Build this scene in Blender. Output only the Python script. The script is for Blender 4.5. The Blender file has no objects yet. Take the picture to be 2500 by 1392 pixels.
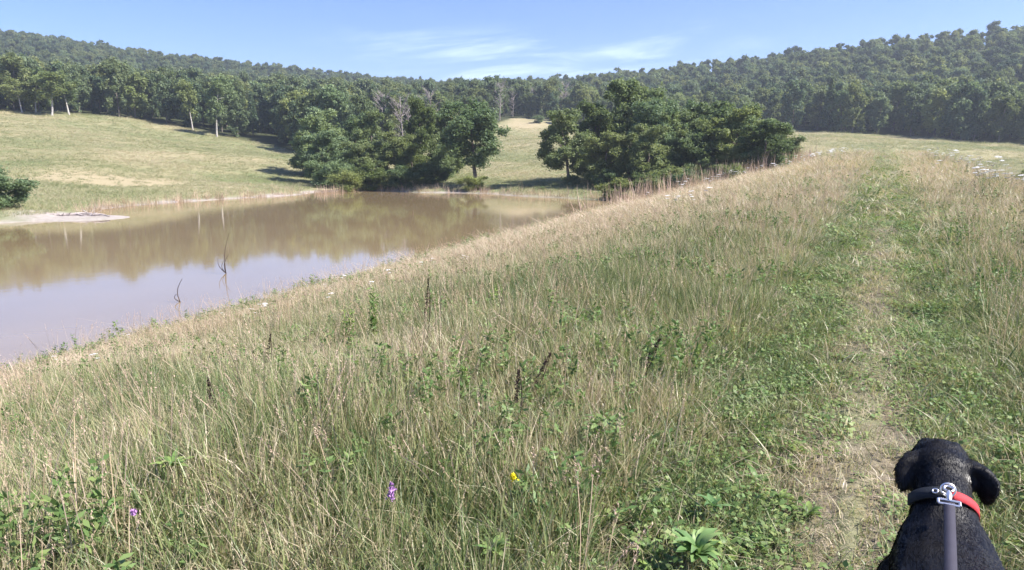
import bpy, math, random
import numpy as np
from mathutils import Vector, Matrix, Euler

PI = math.pi
random.seed(7)
RS = np.random.RandomState(11)
scene = bpy.context.scene
COL = scene.collection

# ------------------------------------------------------------------ camera
EYE = 1.5
FPX = 1785.0                                   # focal length in the photograph's pixels (2500 wide)
YH = 380.0                                     # row of the true horizon; the dam climbs gently away from the walker
PITCH = math.atan((696 - YH) / FPX)
cam_d = bpy.data.cameras.new('camera')
cam_d.sensor_width = 36
cam_d.lens = 36 * FPX / 2500
cam_d.clip_start = 0.05
cam_d.clip_end = 6000
cam = bpy.data.objects.new('camera', cam_d)
COL.objects.link(cam)
cam.location = (0, 0, EYE)
cam.rotation_euler = (PI / 2 - PITCH, 0, 0)
scene.camera = cam

# ------------------------------------------------------------------ light
SUN_AZ, SUN_EL = math.radians(103), math.radians(44)
EXPOSURE = 1.32
sd = Vector((math.cos(SUN_EL) * math.sin(SUN_AZ), math.cos(SUN_EL) * math.cos(SUN_AZ), math.sin(SUN_EL)))
ld = bpy.data.lights.new('sun', 'SUN')
ld.energy = 4.9
ld.angle = math.radians(0.53)
ld.color = (1.0, 0.95, 0.88)
sun = bpy.data.objects.new('sun', ld)
COL.objects.link(sun)
sun.rotation_euler = sd.to_track_quat('Z', 'Y').to_euler()
sun.location = (60, 0, 60)

world = bpy.data.worlds.new('World')
scene.world = world
world.use_nodes = True


def N(nt, typ, **kw):
    n = nt.nodes.new(typ)
    for k, v in kw.items():
        setattr(n, k, v)
    return n


def setin(nt, sock, v):
    if isinstance(v, bpy.types.NodeSocket):
        nt.links.new(v, sock)
    else:
        sock.default_value = v


def mth(nt, op, a, b=None, c=None, clamp=False):
    n = N(nt, 'ShaderNodeMath', operation=op)
    n.use_clamp = clamp
    for i, v in enumerate((a, b, c)):
        if v is not None:
            setin(nt, n.inputs[i], v)
    return n.outputs[0]


def mixc(nt, fac, a, b, blend='MIX'):
    n = N(nt, 'ShaderNodeMix', data_type='RGBA', blend_type=blend)
    setin(nt, n.inputs[0], fac)
    setin(nt, n.inputs[6], a)
    setin(nt, n.inputs[7], b)
    return n.outputs[2]


def maprange(nt, v, a, b, c=0.0, d=1.0, smooth=True):
    n = N(nt, 'ShaderNodeMapRange')
    n.interpolation_type = 'SMOOTHSTEP' if smooth else 'LINEAR'
    setin(nt, n.inputs[0], v)
    for i, x in enumerate((a, b, c, d)):
        n.inputs[i + 1].default_value = x
    return n.outputs[0]


def noise(nt, vec, scale, detail=4, rough=0.55, dist=0.0):
    n = N(nt, 'ShaderNodeTexNoise')
    if vec is not None:
        setin(nt, n.inputs['Vector'], vec)
    n.inputs['Scale'].default_value = scale
    n.inputs['Detail'].default_value = detail
    n.inputs['Roughness'].default_value = rough
    n.inputs['Distortion'].default_value = dist
    return n.outputs[0]


def ramp(nt, v, stops):
    n = N(nt, 'ShaderNodeValToRGB')
    setin(nt, n.inputs[0], v)
    el = n.color_ramp.elements
    while len(el) < len(stops):
        el.new(0.5)
    for e, (p, c) in zip(el, stops):
        e.position = p
        e.color = (c[0], c[1], c[2], 1)
    return n.outputs[0]


wt = world.node_tree
wt.nodes.clear()
wo = N(wt, 'ShaderNodeOutputWorld')
bg = N(wt, 'ShaderNodeBackground')
sky = N(wt, 'ShaderNodeTexSky', sky_type='NISHITA')
sky.sun_disc = False
sky.sun_elevation = SUN_EL
sky.sun_rotation = SUN_AZ
sky.altitude = 300
sky.air_density = 1.0
sky.dust_density = 0.1
sky.ozone_density = 4.0
tc = N(wt, 'ShaderNodeTexCoord')
sx = N(wt, 'ShaderNodeSeparateXYZ')
wt.links.new(tc.outputs['Generated'], sx.inputs[0])
az = mth(wt, 'ARCTAN2', sx.outputs[0], sx.outputs[1])
el = mth(wt, 'ARCSINE', sx.outputs[2])
# streaky cirrus low over the valley: noise stretched along the horizon
cv = N(wt, 'ShaderNodeCombineXYZ')
azs = mth(wt, 'SUBTRACT', az, 0.12)
setin(wt, cv.inputs[0], mth(wt, 'MULTIPLY', azs, 3.0))
setin(wt, cv.inputs[1], mth(wt, 'ADD', mth(wt, 'MULTIPLY', el, 22.0), mth(wt, 'MULTIPLY', azs, -1.6)))
cn = noise(wt, cv.outputs[0], 1.6, 6, 0.62, 0.6)
cn2 = noise(wt, cv.outputs[0], 6.0, 5, 0.6, 0.3)
cm = mth(wt, 'MULTIPLY', maprange(wt, cn, 0.42, 0.72), maprange(wt, cn2, 0.25, 0.75, 0.45, 1.0))
band = mth(wt, 'MULTIPLY', maprange(wt, el, 0.06, 0.10), maprange(wt, el, 0.175, 0.13))
azm = mth(wt, 'MULTIPLY', maprange(wt, az, -0.30, -0.04), maprange(wt, az, 0.40, 0.15))
cm = mth(wt, 'MULTIPLY', cm, mth(wt, 'MULTIPLY', band, azm))
veil = mth(wt, 'MULTIPLY', maprange(wt, el, 0.17, 0.03), 0.10)
cm = mth(wt, 'ADD', mth(wt, 'MULTIPLY', cm, 0.85), veil, clamp=True)
skyb = mixc(wt, 1.0, sky.outputs[0], (0.78, 0.87, 1.26, 1), 'MULTIPLY')
skyc = mixc(wt, cm, skyb, (7.4, 8.9, 10.8, 1))
wt.links.new(skyc, bg.inputs[0])
bg.inputs[1].default_value = 0.066
wt.links.new(bg.outputs[0], wo.inputs[0])

scene.view_settings.view_transform = 'Standard'
scene.view_settings.look = 'None'
scene.view_settings.exposure = EXPOSURE
scene.view_settings.gamma = 1
scene.view_settings.use_curve_mapping = False
scene.cycles.use_denoising = True
scene.cycles.max_bounces = 5
scene.cycles.diffuse_bounces = 2
scene.cycles.transmission_bounces = 2
scene.cycles.use_adaptive_sampling = True
scene.cycles.adaptive_threshold = 0.02
scene.cycles.volume_bounces = 0


# ------------------------------------------------------------------ pixel helpers
def ray(px, py):
    F = np.array([0, math.cos(PITCH), -math.sin(PITCH)])
    U = np.array([0, math.sin(PITCH), math.cos(PITCH)])
    return (px - 1250) * np.array([1.0, 0, 0]) + FPX * F + (696 - py) * U


def at_z(px, py, z):
    d = ray(px, py)
    return d * ((z - EYE) / d[2]) + np.array([0, 0, EYE])


def at_D(px, py, D):
    d = ray(px, py)
    return d * (D / math.hypot(d[0], d[1])) + np.array([0, 0, EYE])


def px_az(px, py=335):
    d = ray(px, py)
    return math.atan2(d[0], d[1])


DAM_A = px_az(2170)
DD = np.array([math.sin(DAM_A), math.cos(DAM_A)])
DN = np.array([-DD[1], DD[0]])
WATER = -2.3
RISE = 0.0225
KD = 1.1

far_shore = [(-160, 560), (0, 545), (100, 540), (200, 524), (300, 505), (500, 490), (700, 478), (900, 466), (1000, 470),
             (1150, 472), (1250, 478), (1400, 485), (1500, 490)]
shore_pts = [at_z(x, y, WATER)[:2] for x, y in far_shore]
shore_pts.insert(0, shore_pts[0] + np.array([4, -14.0]))
shore_pts.insert(0, shore_pts[0] + np.array([2, -20.0]))
cen = np.array([-14.0, 44.0])

# ------------------------------------------------------------------ terrain
ctrl = []                                          # x, y, z
for p in shore_pts:
    ctrl.append((p[0], p[1], WATER))
    v = p - cen
    v = v / np.linalg.norm(v)
    a = p - v * 5
    b = p + v * 3
    ctrl.append((a[0], a[1], WATER - 0.9))
    ctrl.append((b[0], b[1], WATER + 0.42))
for x, y in ((-8, 45), (-18, 42), (-10, 30), (-20, 25), (0, 52), (-5, 18), (-22, 8), (-14, 58), (-20, 0), (-12, 66), (2, 58)):
    ctrl.append((x, y, WATER - 1.7))


def cp(px, py, D):
    ctrl.append(tuple(at_D(px, py, D * KD)))


for c in ((-300, 262, 160), (0, 275, 168), (150, 279, 170), (300, 291, 170), (500, 328, 160), (650, 352, 150), (740, 378, 135),
          (0, 330, 120), (300, 350, 118), (550, 385, 105), (0, 400, 85), (300, 410, 85), (550, 425, 88), (0, 470, 64), (300, 455, 70),
          (600, 450, 80), (730, 440, 88), (-300, 400, 90), (-300, 480, 60),
          (900, 372, 140), (1050, 350, 160), (1150, 320, 185), (1250, 290, 215), (1320, 293, 212), (1250, 345, 140), (1300, 400, 100),
          (1300, 440, 80), (1450, 330, 190), (1450, 400, 100), (1600, 420, 86), (1600, 332, 190), (1800, 327, 190), (1950, 322, 190), (1900, 372, 115),
          (2050, 372, 118), (2250, 338, 185), (2250, 372, 125), (2500, 357, 175), (2500, 395, 105), (2800, 370, 165), (2800, 420, 95),
          # hillside under the woods
          (-400, 70, 540), (0, 100, 560), (300, 150, 560), (700, 193, 540), (1000, 222, 520), (-400, 205, 330), (0, 210, 330), (400, 228, 330),
          (800, 258, 330), (1000, 262, 320), (1250, 230, 460), (1250, 262, 300), (1450, 214, 430), (1700, 190, 400), (2000, 162, 380), (2250, 138, 380),
          (2500, 114, 380), (2900, 85, 380), (1600, 270, 290), (1950, 262, 275), (2250, 262, 270), (2500, 262, 265), (2900, 255, 260)):
    cp(*c)
for px, D, z in ((-400, 900, 80), (0, 900, 70), (500, 900, 50), (1100, 900, 30), (1500, 800, 35), (2000, 800, 45), (2600, 800, 60)):
    p = at_D(px, 335, D)
    ctrl.append((p[0], p[1], z))
for x, y, z in ((60, 20, -3.2), (40, 0, -3.2), (80, 60, -3.0), (30, -40, -3), (-60, -50, -1), (-50, 10, -1.8), (-90, 30, 2), (0, -60, -3), (70, 100, -3), (55, 80, -3.4),
                (120, -50, -2), (-300, -300, 5), (300, -300, 5), (0, -500, 5), (-600, 0, 30), (600, 0, 20), (-1400, -1400, 5), (1400, -1400, 5),
                (-1400, 1400, 60), (1400, 1400, 40), (0, 1500, 25), (-1500, 0, 20), (1500, 0, 20), (0, -1500, 5)):
    ctrl.append((x, y, z))
C = np.array(ctrl, float)


def tps(r2):
    return 0.5 * r2 * np.log(r2 + 1e-9)


n_ = len(C)
S_ = 100.0
P_ = C[:, :2] / S_
K_ = tps(((P_[:, None] - P_[None]) ** 2).sum(-1)) + np.eye(n_) * 2e-5
Q_ = np.hstack([np.ones((n_, 1)), P_])
A_ = np.zeros((n_ + 3, n_ + 3))
A_[:n_, :n_] = K_
A_[:n_, n_:] = Q_
A_[n_:, :n_] = Q_.T
W_ = np.linalg.solve(A_, np.concatenate([C[:, 2], np.zeros(3)]))


def st(x, y):
    return x * DD[0] + y * DD[1], x * DN[0] + y * DN[1]      # along the dam, to its left


def wob(x, y):
    return (np.sin(x * 0.9 + 1.3 * np.sin(y * 0.7)) * np.sin(y * 1.1 + 0.8 * np.sin(x * 0.5)))


SPIT = at_z(190, 533, WATER)[:2]


def H(x, y):
    x = np.atleast_1d(np.asarray(x, float))
    y = np.atleast_1d(np.asarray(y, float))
    out = np.empty(x.shape)
    xf, yf = x.ravel(), y.ravel()
    of = out.ravel()
    for i in range(0, len(xf), 20000):
        p = np.stack([xf[i:i + 20000], yf[i:i + 20000]], 1) / S_
        k = tps(((p[:, None] - P_[None]) ** 2).sum(-1))
        of[i:i + 20000] = k @ W_[:n_] + W_[n_] + p @ W_[n_ + 1:]
    base = of.reshape(x.shape)
    t, s = st(x, y)
    dam = RISE * t + np.where(s > 0, -0.228 * np.maximum(s - 2.6, 0), -0.42 * np.maximum(-s - 2.9, 0))
    dam = dam - 0.10 * np.maximum(t - 78, 0) - 0.02 * np.maximum(np.abs(s) - 0.6, 0) * (np.abs(s) < 2.6) * 0
    k = 0.55
    hh = np.clip(0.5 + 0.5 * (dam - base) / k, 0, 1)
    z = base * (1 - hh) + dam * hh + k * hh * (1 - hh)
    far = np.clip((np.hypot(x, y) - 40) / 60, 0, 1)
    amp = 0.035 + 0.12 * far
    z = z + amp * wob(x * 0.6, y * 0.6) * np.clip((z - WATER) / 1.0, 0.15, 1) + 0.018 * wob(x * 3.1, y * 2.7)
    # sandy spit
    e = ((x - SPIT[0]) / 3.2) ** 2 + ((y - SPIT[1]) / 2.6) ** 2
    z = np.maximum(z, WATER + 0.14 - 0.16 * e)
    return z


def h1(x, y):
    return float(H(x, y)[0])


def tag(o, label=None, cat=None, group=None, kind=None):
    if label:
        o['label'] = label
    if cat:
        o['category'] = cat
    if group:
        o['group'] = group
    if kind:
        o['kind'] = kind
    return o


def mesh_np(name, V, F, mat=None, smooth=False, attrs=None):
    """V (n,3); F list of (k,3/4) int arrays"""
    me = bpy.data.meshes.new(name)
    V = np.asarray(V, np.float32)
    me.vertices.add(len(V))
    me.vertices.foreach_set('co', V.ravel())
    if not isinstance(F, (list, tuple)):
        F = [F]
    F = [np.asarray(f, np.int32) for f in F if len(f)]
    tot = sum(f.size for f in F)
    npoly = sum(len(f) for f in F)
    me.loops.add(tot)
    me.polygons.add(npoly)
    me.loops.foreach_set('vertex_index', np.concatenate([f.ravel() for f in F]))
    st_ = np.concatenate([np.full(len(f), f.shape[1], np.int32) for f in F])
    me.polygons.foreach_set('loop_start', np.concatenate([[0], np.cumsum(st_)[:-1]]).astype(np.int32))
    if smooth:
        me.polygons.foreach_set('use_smooth', np.ones(npoly, bool))
    me.update(calc_edges=True)
    me.validate()
    if attrs:
        for k, v in attrs.items():
            a = me.attributes.new(k, 'FLOAT', 'POINT')
            a.data.foreach_set('value', np.asarray(v, np.float32))
    if mat:
        me.materials.append(mat)
    return me


def link(name, me, parent=None, loc=None):
    o = bpy.data.objects.new(name, me)
    COL.objects.link(o)
    if parent:
        o.parent = parent
    if loc is not None:
        o.location = loc
    return o


# ------------------------------------------------------------------ materials
def newmat(name):
    m = bpy.data.materials.new(name)
    m.use_nodes = True
    nt = m.node_tree
    nt.nodes.clear()
    out = N(nt, 'ShaderNodeOutputMaterial')
    return m, nt, out


def principled(nt, color, rough=0.8, spec=0.3, **kw):
    b = N(nt, 'ShaderNodeBsdfPrincipled')
    setin(nt, b.inputs['Base Color'], color)
    setin(nt, b.inputs['Roughness'], rough)
    b.inputs['Specular IOR Level'].default_value = spec
    for k, v in kw.items():
        setin(nt, b.inputs[k.replace('_', ' ')], v)
    return b


def simple(name, color, rough=0.7, spec=0.3, var=0.25, scale=8.0, **kw):
    m, nt, out = newmat(name)
    t = N(nt, 'ShaderNodeTexCoord')
    n = noise(nt, t.outputs['Object'], scale, 5)
    c2 = tuple(x * (1 - var) for x in color) + (1,)
    c1 = tuple(min(1, x * (1 + var)) for x in color) + (1,)
    b = principled(nt, mixc(nt, maprange(nt, n, 0.3, 0.7), c2, c1), rough, spec, **kw)
    nt.links.new(b.outputs[0], out.inputs[0])
    return m


def attr(nt, name, kind='GEOMETRY'):
    a = N(nt, 'ShaderNodeAttribute')
    a.attribute_name = name
    a.attribute_type = kind
    return a.outputs['Fac']


def leafmat(name, stops, trans=0.35, rough=0.55, tintk=0.0, spec=0.25, hue_patch=0.0):
    """stops: ramp over the per-leaf attribute v shifted by the instance's tint"""
    m, nt, out = newmat(name)
    v = attr(nt, 'v')
    oi = N(nt, 'ShaderNodeObjectInfo')
    if tintk:
        v = mth(nt, 'ADD', v, mth(nt, 'MULTIPLY', attr(nt, 'tint', 'INSTANCER'), tintk), clamp=True)
    else:
        v = mth(nt, 'ADD', v, mth(nt, 'MULTIPLY', mth(nt, 'SUBTRACT', oi.outputs['Random'], 0.5), 0.6), clamp=True)
    c = ramp(nt, v, stops)
    if not tintk:
        c = mixc(nt, 1.0, c, ramp(nt, mth(nt, 'FRACT', mth(nt, 'MULTIPLY', oi.outputs['Random'], 7.3)), [(0.0, (1.08, 1.03, 0.86)), (0.5, (0.98, 1, 1.04)), (1.0, (0.84, 0.96, 1.2))]), 'MULTIPLY')
    d = principled(nt, c, rough, spec)
    t = N(nt, 'ShaderNodeBsdfTranslucent')
    nt.links.new(mixc(nt, 1.0, c, (1.0, 1.0, 0.72, 1), 'MULTIPLY'), t.inputs[0])
    mx = N(nt, 'ShaderNodeMixShader')
    mx.inputs[0].default_value = trans
    nt.links.new(d.outputs[0], mx.inputs[1])
    nt.links.new(t.outputs[0], mx.inputs[2])
    nt.links.new(mx.outputs[0], out.inputs[0])
    return m


M_grass = leafmat('grass_blades', [(0.0, (0.085, 0.130, 0.050)), (0.28, (0.170, 0.225, 0.085)), (0.48, (0.30, 0.335, 0.145)), (0.66, (0.42, 0.37, 0.225)), (1.0, (0.60, 0.49, 0.37))], 0.35, 0.42, 1.0, 0.5)
M_straw = leafmat('straw_stems', [(0.0, (0.24, 0.17, 0.11)), (0.4, (0.44, 0.34, 0.22)), (0.75, (0.54, 0.41, 0.31)), (1.0, (0.58, 0.42, 0.34))], 0.3, 0.55, 1.0)
M_herb = leafmat('herb_leaves', [(0.0, (0.09, 0.16, 0.05)), (0.5, (0.16, 0.25, 0.085)), (1.0, (0.27, 0.33, 0.12))], 0.35, 0.5, 0.6)
M_herb2 = leafmat('weed_leaves', [(0.0, (0.099, 0.176, 0.051)), (0.5, (0.184, 0.284, 0.090)), (1.0, (0.312, 0.405, 0.128))], 0.35, 0.45)
M_leaf = leafmat('tree_leaves', [(0.0, (0.095, 0.140, 0.057)), (0.5, (0.164, 0.215, 0.090)), (1.0, (0.268, 0.305, 0.133))], 0.46, 0.55)
M_leafy = leafmat('pale_tree_leaves', [(0.0, (0.138, 0.178, 0.071)), (0.5, (0.216, 0.264, 0.107)), (1.0, (0.311, 0.354, 0.148))], 0.46, 0.55)
M_leaff = leafmat('forest_leaves', [(0.0, (0.087, 0.122, 0.057)), (0.5, (0.147, 0.189, 0.088)), (1.0, (0.277, 0.305, 0.140))], 0.46, 0.6)
M_bark = simple('grey_bark', (0.17, 0.145, 0.125), 0.9, 0.1, 0.4, 6)
M_birch = simple('pale_bark', (0.42, 0.39, 0.36), 0.8, 0.1, 0.35, 5)
M_dead = simple('dead_wood', (0.27, 0.235, 0.225), 0.9, 0.1, 0.3, 6)
M_drift = simple('driftwood', (0.36, 0.31, 0.29), 0.9, 0.1, 0.4, 5)
M_dark = simple('dark_seed_stalk', (0.06, 0.042, 0.035), 0.9, 0.1, 0.4, 30)
M_white = simple('white_petals', (0.80, 0.79, 0.76), 0.8, 0.1, 0.06, 40)
M_purple = simple('purple_petals', (0.42, 0.22, 0.46), 0.7, 0.1, 0.2, 60)
M_yellow = simple('yellow_petals', (0.80, 0.66, 0.03), 0.7, 0.1, 0.1, 60)
M_stem = simple('green_stem', (0.17, 0.22, 0.09), 0.7, 0.2, 0.2, 20)
M_rock = simple('grey_stone', (0.42, 0.40, 0.38), 0.9, 0.2, 0.3, 7)

# ground: vertex attributes say where mud and dry patches lie
m, nt, out = newmat('meadow_ground')
M_ground = m
g = N(nt, 'ShaderNodeNewGeometry')
pos = g.outputs['Position']
n1 = noise(nt, pos, 0.035, 6, 0.6)
n2 = noise(nt, pos, 0.4, 5, 0.65)
n3 = noise(nt, pos, 3.0, 6, 0.7)
n4 = noise(nt, pos, 0.11, 4, 0.6)
green = ramp(nt, n2, [(0.3, (0.115, 0.145, 0.058)), (0.5, (0.165, 0.188, 0.085)), (0.7, (0.250, 0.235, 0.130))])
dryc = ramp(nt, n3, [(0.25, (0.25, 0.215, 0.125)), (0.5, (0.36, 0.30, 0.185)), (0.75, (0.50, 0.40, 0.29))])
f = mth(nt, 'ADD', maprange(nt, n1, 0.42, 0.62), mth(nt, 'MULTIPLY', maprange(nt, n4, 0.4, 0.68), 0.5))
f = mth(nt, 'MULTIPLY', f, 0.62)
f = mth(nt, 'ADD', f, attr(nt, 'dry'), clamp=True)
c = mixc(nt, f, green, dryc)
c = mixc(nt, maprange(nt, n3, 0.45, 0.75), c, mixc(nt, 0.5, c, (0.13, 0.14, 0.065, 1)))
soil = ramp(nt, n3, [(0.3, (0.035, 0.030, 0.020)), (0.7, (0.12, 0.10, 0.06))])
c = mixc(nt, attr(nt, 'thatch'), c, soil)
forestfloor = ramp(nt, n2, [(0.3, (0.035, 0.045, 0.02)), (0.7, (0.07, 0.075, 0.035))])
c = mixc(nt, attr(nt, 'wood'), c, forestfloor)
mud = ramp(nt, n3, [(0.3, (0.29, 0.25, 0.22)), (0.7, (0.43, 0.385, 0.35))])
c = mixc(nt, mth(nt, 'MULTIPLY', attr(nt, 'mud'), maprange(nt, n2, 0.2, 0.5, 0.5, 1.0)), c, mud)
wornc = ramp(nt, noise(nt, pos, 22, 6, 0.7), [(0.28, (0.07, 0.06, 0.04)), (0.5, (0.18, 0.15, 0.105)), (0.75, (0.32, 0.27, 0.20))])
c = mixc(nt, attr(nt, 'worn'), c, wornc)
b = principled(nt, c, 0.95, 0.1)
bp = N(nt, 'ShaderNodeBump')
bp.inputs['Strength'].default_value = 0.6
bp.inputs['Distance'].default_value = 0.12
nt.links.new(n3, bp.inputs['Height'])
nt.links.new(bp.outputs[0], b.inputs['Normal'])
nt.links.new(b.outputs[0], out.inputs[0])

# forest edge and ridge distances by the photograph's column
EDGE_X = [-500, 0, 300, 500, 650, 800, 950, 1100, 1180, 1250, 1330, 1400, 1600, 1950, 2250, 2500, 2900]
EDGE_D = [KD * q for q in (165, 172, 174, 164, 150, 128, 130, 150, 190, 216, 214, 200, 194, 192, 187, 178, 168)]
RIDGE_X = [-500, 0, 700, 1000, 1250, 1450, 1700, 2000, 2900]
RIDGE_D = [KD * q for q in (560, 560, 540, 520, 460, 430, 400, 385, 385)]


def world_px(x, y):
    """column in the photograph of a far point near the horizon"""
    a = np.arctan2(x, y)
    return 1250 + np.tan(a) * (FPX * math.cos(PITCH) + (696 - YH) * math.sin(PITCH))


u = np.linspace(-1, 1, 560)
gx = 1500 * np.sinh(6.2 * u) / math.sinh(6.2)
gy = gx + 12
GX, GY = np.meshgrid(gx, gy)
GZ = H(GX, GY)
V = np.stack([GX.ravel(), GY.ravel(), GZ.ravel()], 1)
n = len(u)
ii = (np.arange(n - 1)[:, None] * n + np.arange(n - 1)[None]).ravel()
F = np.stack([ii, ii + 1, ii + n + 1, ii + n], 1)
T, S = st(GX, GY)
R = np.hypot(GX, GY)
mudv = np.clip((WATER + 0.16 + 0.10 * wob(GX * .5, GY * .5) - GZ) / 0.12, 0, 1) * (S > 0)
mudv = np.maximum(mudv, np.clip(1.35 - ((GX - SPIT[0]) / 3.9) ** 2 - ((GY - SPIT[1]) / 3.2) ** 2, 0, 1))
mudv[(T > 50) & (S < 30)] *= 0.5
tanp = at_D(270, 440, 82)
dryv = 1.0 * np.exp(-(((GX - tanp[0]) / 7.5) ** 4 + ((GY - tanp[1]) / 4.5) ** 4))
t2 = at_D(1240, 425, 94)
rim = np.exp(-((GZ - (WATER + 0.9)) / 0.7) ** 2) * (S > 19)
dryv -= 0.35 * rim
dryv += 0.6 * np.exp(-(((GX - t2[0]) / 4.0) ** 2 + ((GY - t2[1]) / 6) ** 2))
dryv += 0.4 * np.clip(1 - np.abs(S - 13) / 3, 0, 1) * (T < 60)
dryv += 0.6 * np.exp(-((np.arctan2(GX, GY) - px_az(1280)) / 0.04) ** 2 - ((R - 215) / 22) ** 2)
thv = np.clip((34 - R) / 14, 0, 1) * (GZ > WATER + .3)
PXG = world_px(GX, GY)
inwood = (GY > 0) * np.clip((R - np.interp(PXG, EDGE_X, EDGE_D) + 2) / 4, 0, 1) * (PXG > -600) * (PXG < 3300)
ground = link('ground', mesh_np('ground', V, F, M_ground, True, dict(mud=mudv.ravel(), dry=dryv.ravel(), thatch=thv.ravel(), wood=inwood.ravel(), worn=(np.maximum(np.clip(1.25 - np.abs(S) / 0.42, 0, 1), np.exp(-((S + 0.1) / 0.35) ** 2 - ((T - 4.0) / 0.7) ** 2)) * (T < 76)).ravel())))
tag(ground, kind='structure')

# water
m, nt, out = newmat('muddy_water')
g = N(nt, 'ShaderNodeNewGeometry')
nn = noise(nt, g.outputs['Position'], 0.22, 4, 0.5)
wc = ramp(nt, nn, [(0.3, (0.255, 0.185, 0.100)), (0.7, (0.290, 0.215, 0.122))])
b = principled(nt, wc, 0.045, 0.5)
b.inputs['IOR'].default_value = 1.8
bp = N(nt, 'ShaderNodeBump')
bp.inputs['Strength'].default_value = 0.05
bp.inputs['Distance'].default_value = 0.02
mpn = N(nt, 'ShaderNodeMapping')
mpn.inputs['Scale'].default_value = (1, 1.7, 1)
nt.links.new(g.outputs['Position'], mpn.inputs[0])
nt.links.new(noise(nt, mpn.outputs[0], 2.2, 4, 0.5), bp.inputs['Height'])
nt.links.new(bp.outputs[0], b.inputs['Normal'])
nt.links.new(b.outputs[0], out.inputs[0])
ring = [p + (p - cen) / np.linalg.norm(p - cen) * 2.0 for p in shore_pts]
e1 = 68 * DD + 13 * DN
e2 = -30 * DD + 8 * DN
e3 = -30 * DD + 40 * DN
ring = ring + [e1, e2, e3]
V = [(p[0], p[1], WATER) for p in ring]
water = link('pond_water', mesh_np('pond_water', V, [np.array([list(range(len(V)))])], m))
tag(water, kind='structure')

# trodden path along the dam crest
m, nt, out = newmat('trodden_earth')
g = N(nt, 'ShaderNodeNewGeometry')
a1 = noise(nt, g.outputs['Position'], 1.3, 4)
a2 = noise(nt, g.outputs['Position'], 22, 6, 0.7)
c = ramp(nt, a2, [(0.28, (0.07, 0.06, 0.04)), (0.5, (0.18, 0.15, 0.105)), (0.75, (0.32, 0.27, 0.20))])
c = mixc(nt, maprange(nt, a1, 0.4, 0.6), c, mixc(nt, 0.5, c, (0.20, 0.22, 0.11, 1)))
b = principled(nt, c, 0.95, 0.1)
bp = N(nt, 'ShaderNodeBump')
bp.inputs['Distance'].default_value = 0.02
nt.links.new(a2, bp.inputs['Height'])
nt.links.new(bp.outputs[0], b.inputs['Normal'])
nt.links.new(b.outputs[0], out.inputs[0])
V = []
F = []
ts = np.arange(-6, 77, 0.25)
for i, t in enumerate(ts):
    w = 0.14 + 0.06 * math.sin(t * 1.7) + 0.04 * math.sin(t * 4.1) + 0.03 * math.sin(t * 9.3)
    c0 = -0.05 + 0.07 * math.sin(t * 0.45)
    for q in (-1, -0.5, 0, 0.5, 1):
        p = t * DD + (c0 + q * w) * DN
        V.append((p[0], p[1], 0))
V = np.array(V)
V[:, 2] = H(V[:, 0], V[:, 1]) + np.tile([-0.03, 0.008, 0.012, 0.008, -0.03], len(ts))
for i in range(len(ts) - 1):
    for q in range(4):
        a = i * 5 + q
        F.append((a, a + 1, a + 6, a + 5))
path = link('path', mesh_np('path', V, np.array(F), m, True))
tag(path, kind='structure')


# ------------------------------------------------------------------ blade and leaf builders
def blades(n, rad, hmin, hmax, wmin, wmax, lean, segs=3, vlo=0.0, vhi=0.6, head=False, curve=0.5, rs=RS):
    """n tapered curved ribbons; returns V, F, v"""
    ang = rs.uniform(0, 2 * PI, n)
    rr = rad * np.sqrt(rs.uniform(0, 1, n))
    bx, by = rr * np.cos(ang), rr * np.sin(ang)
    h = rs.uniform(hmin, hmax, n)
    w = rs.uniform(wmin, wmax, n)
    la = ang + rs.normal(0, 0.9, n)
    l = np.abs(rs.normal(lean, lean * 0.6, n))
    face = rs.uniform(0, PI, n)
    k = segs + 1
    q = np.linspace(0, 1, k)
    V = np.zeros((n, k, 2, 3))
    hx = l[:, None] * (q * (1 - curve) + curve * q ** 2.2)[None] * h[:, None]
    V[:, :, :, 0] = (bx[:, None] + np.cos(la)[:, None] * hx)[:, :, None]
    V[:, :, :, 1] = (by[:, None] + np.sin(la)[:, None] * hx)[:, :, None]
    zz = h[:, None] * (q[None] - 0.28 * np.minimum(l, 1.6)[:, None] * q[None] ** 2.5)
    V[:, :, :, 2] = zz[:, :, None]
    tp = (1 - q ** 1.6) * 0.5 + 0.04
    if head:
        tp = np.full(k, 0.5)
    off = w[:, None] * tp[None]
    V[:, :, 0, 0] -= np.cos(face)[:, None] * off
    V[:, :, 0, 1] -= np.sin(face)[:, None] * off
    V[:, :, 1, 0] += np.cos(face)[:, None] * off
    V[:, :, 1, 1] += np.sin(face)[:, None] * off
    V[:, 0, :, 2] -= 0.03
    base = (np.arange(n) * k * 2)[:, None] + (np.arange(segs) * 2)[None]
    F = np.stack([base, base + 1, base + 3, base + 2], -1).reshape(-1, 4)
    v = np.repeat(rs.uniform(vlo, vhi, n), k * 2)
    tips = np.stack([V[:, -1, 0], V[:, -1, 1]], 1).mean(1)
    dirs = V[:, -1, 0] - V[:, -2, 0]
    return V.reshape(-1, 3), F, v, tips, dirs


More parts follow.
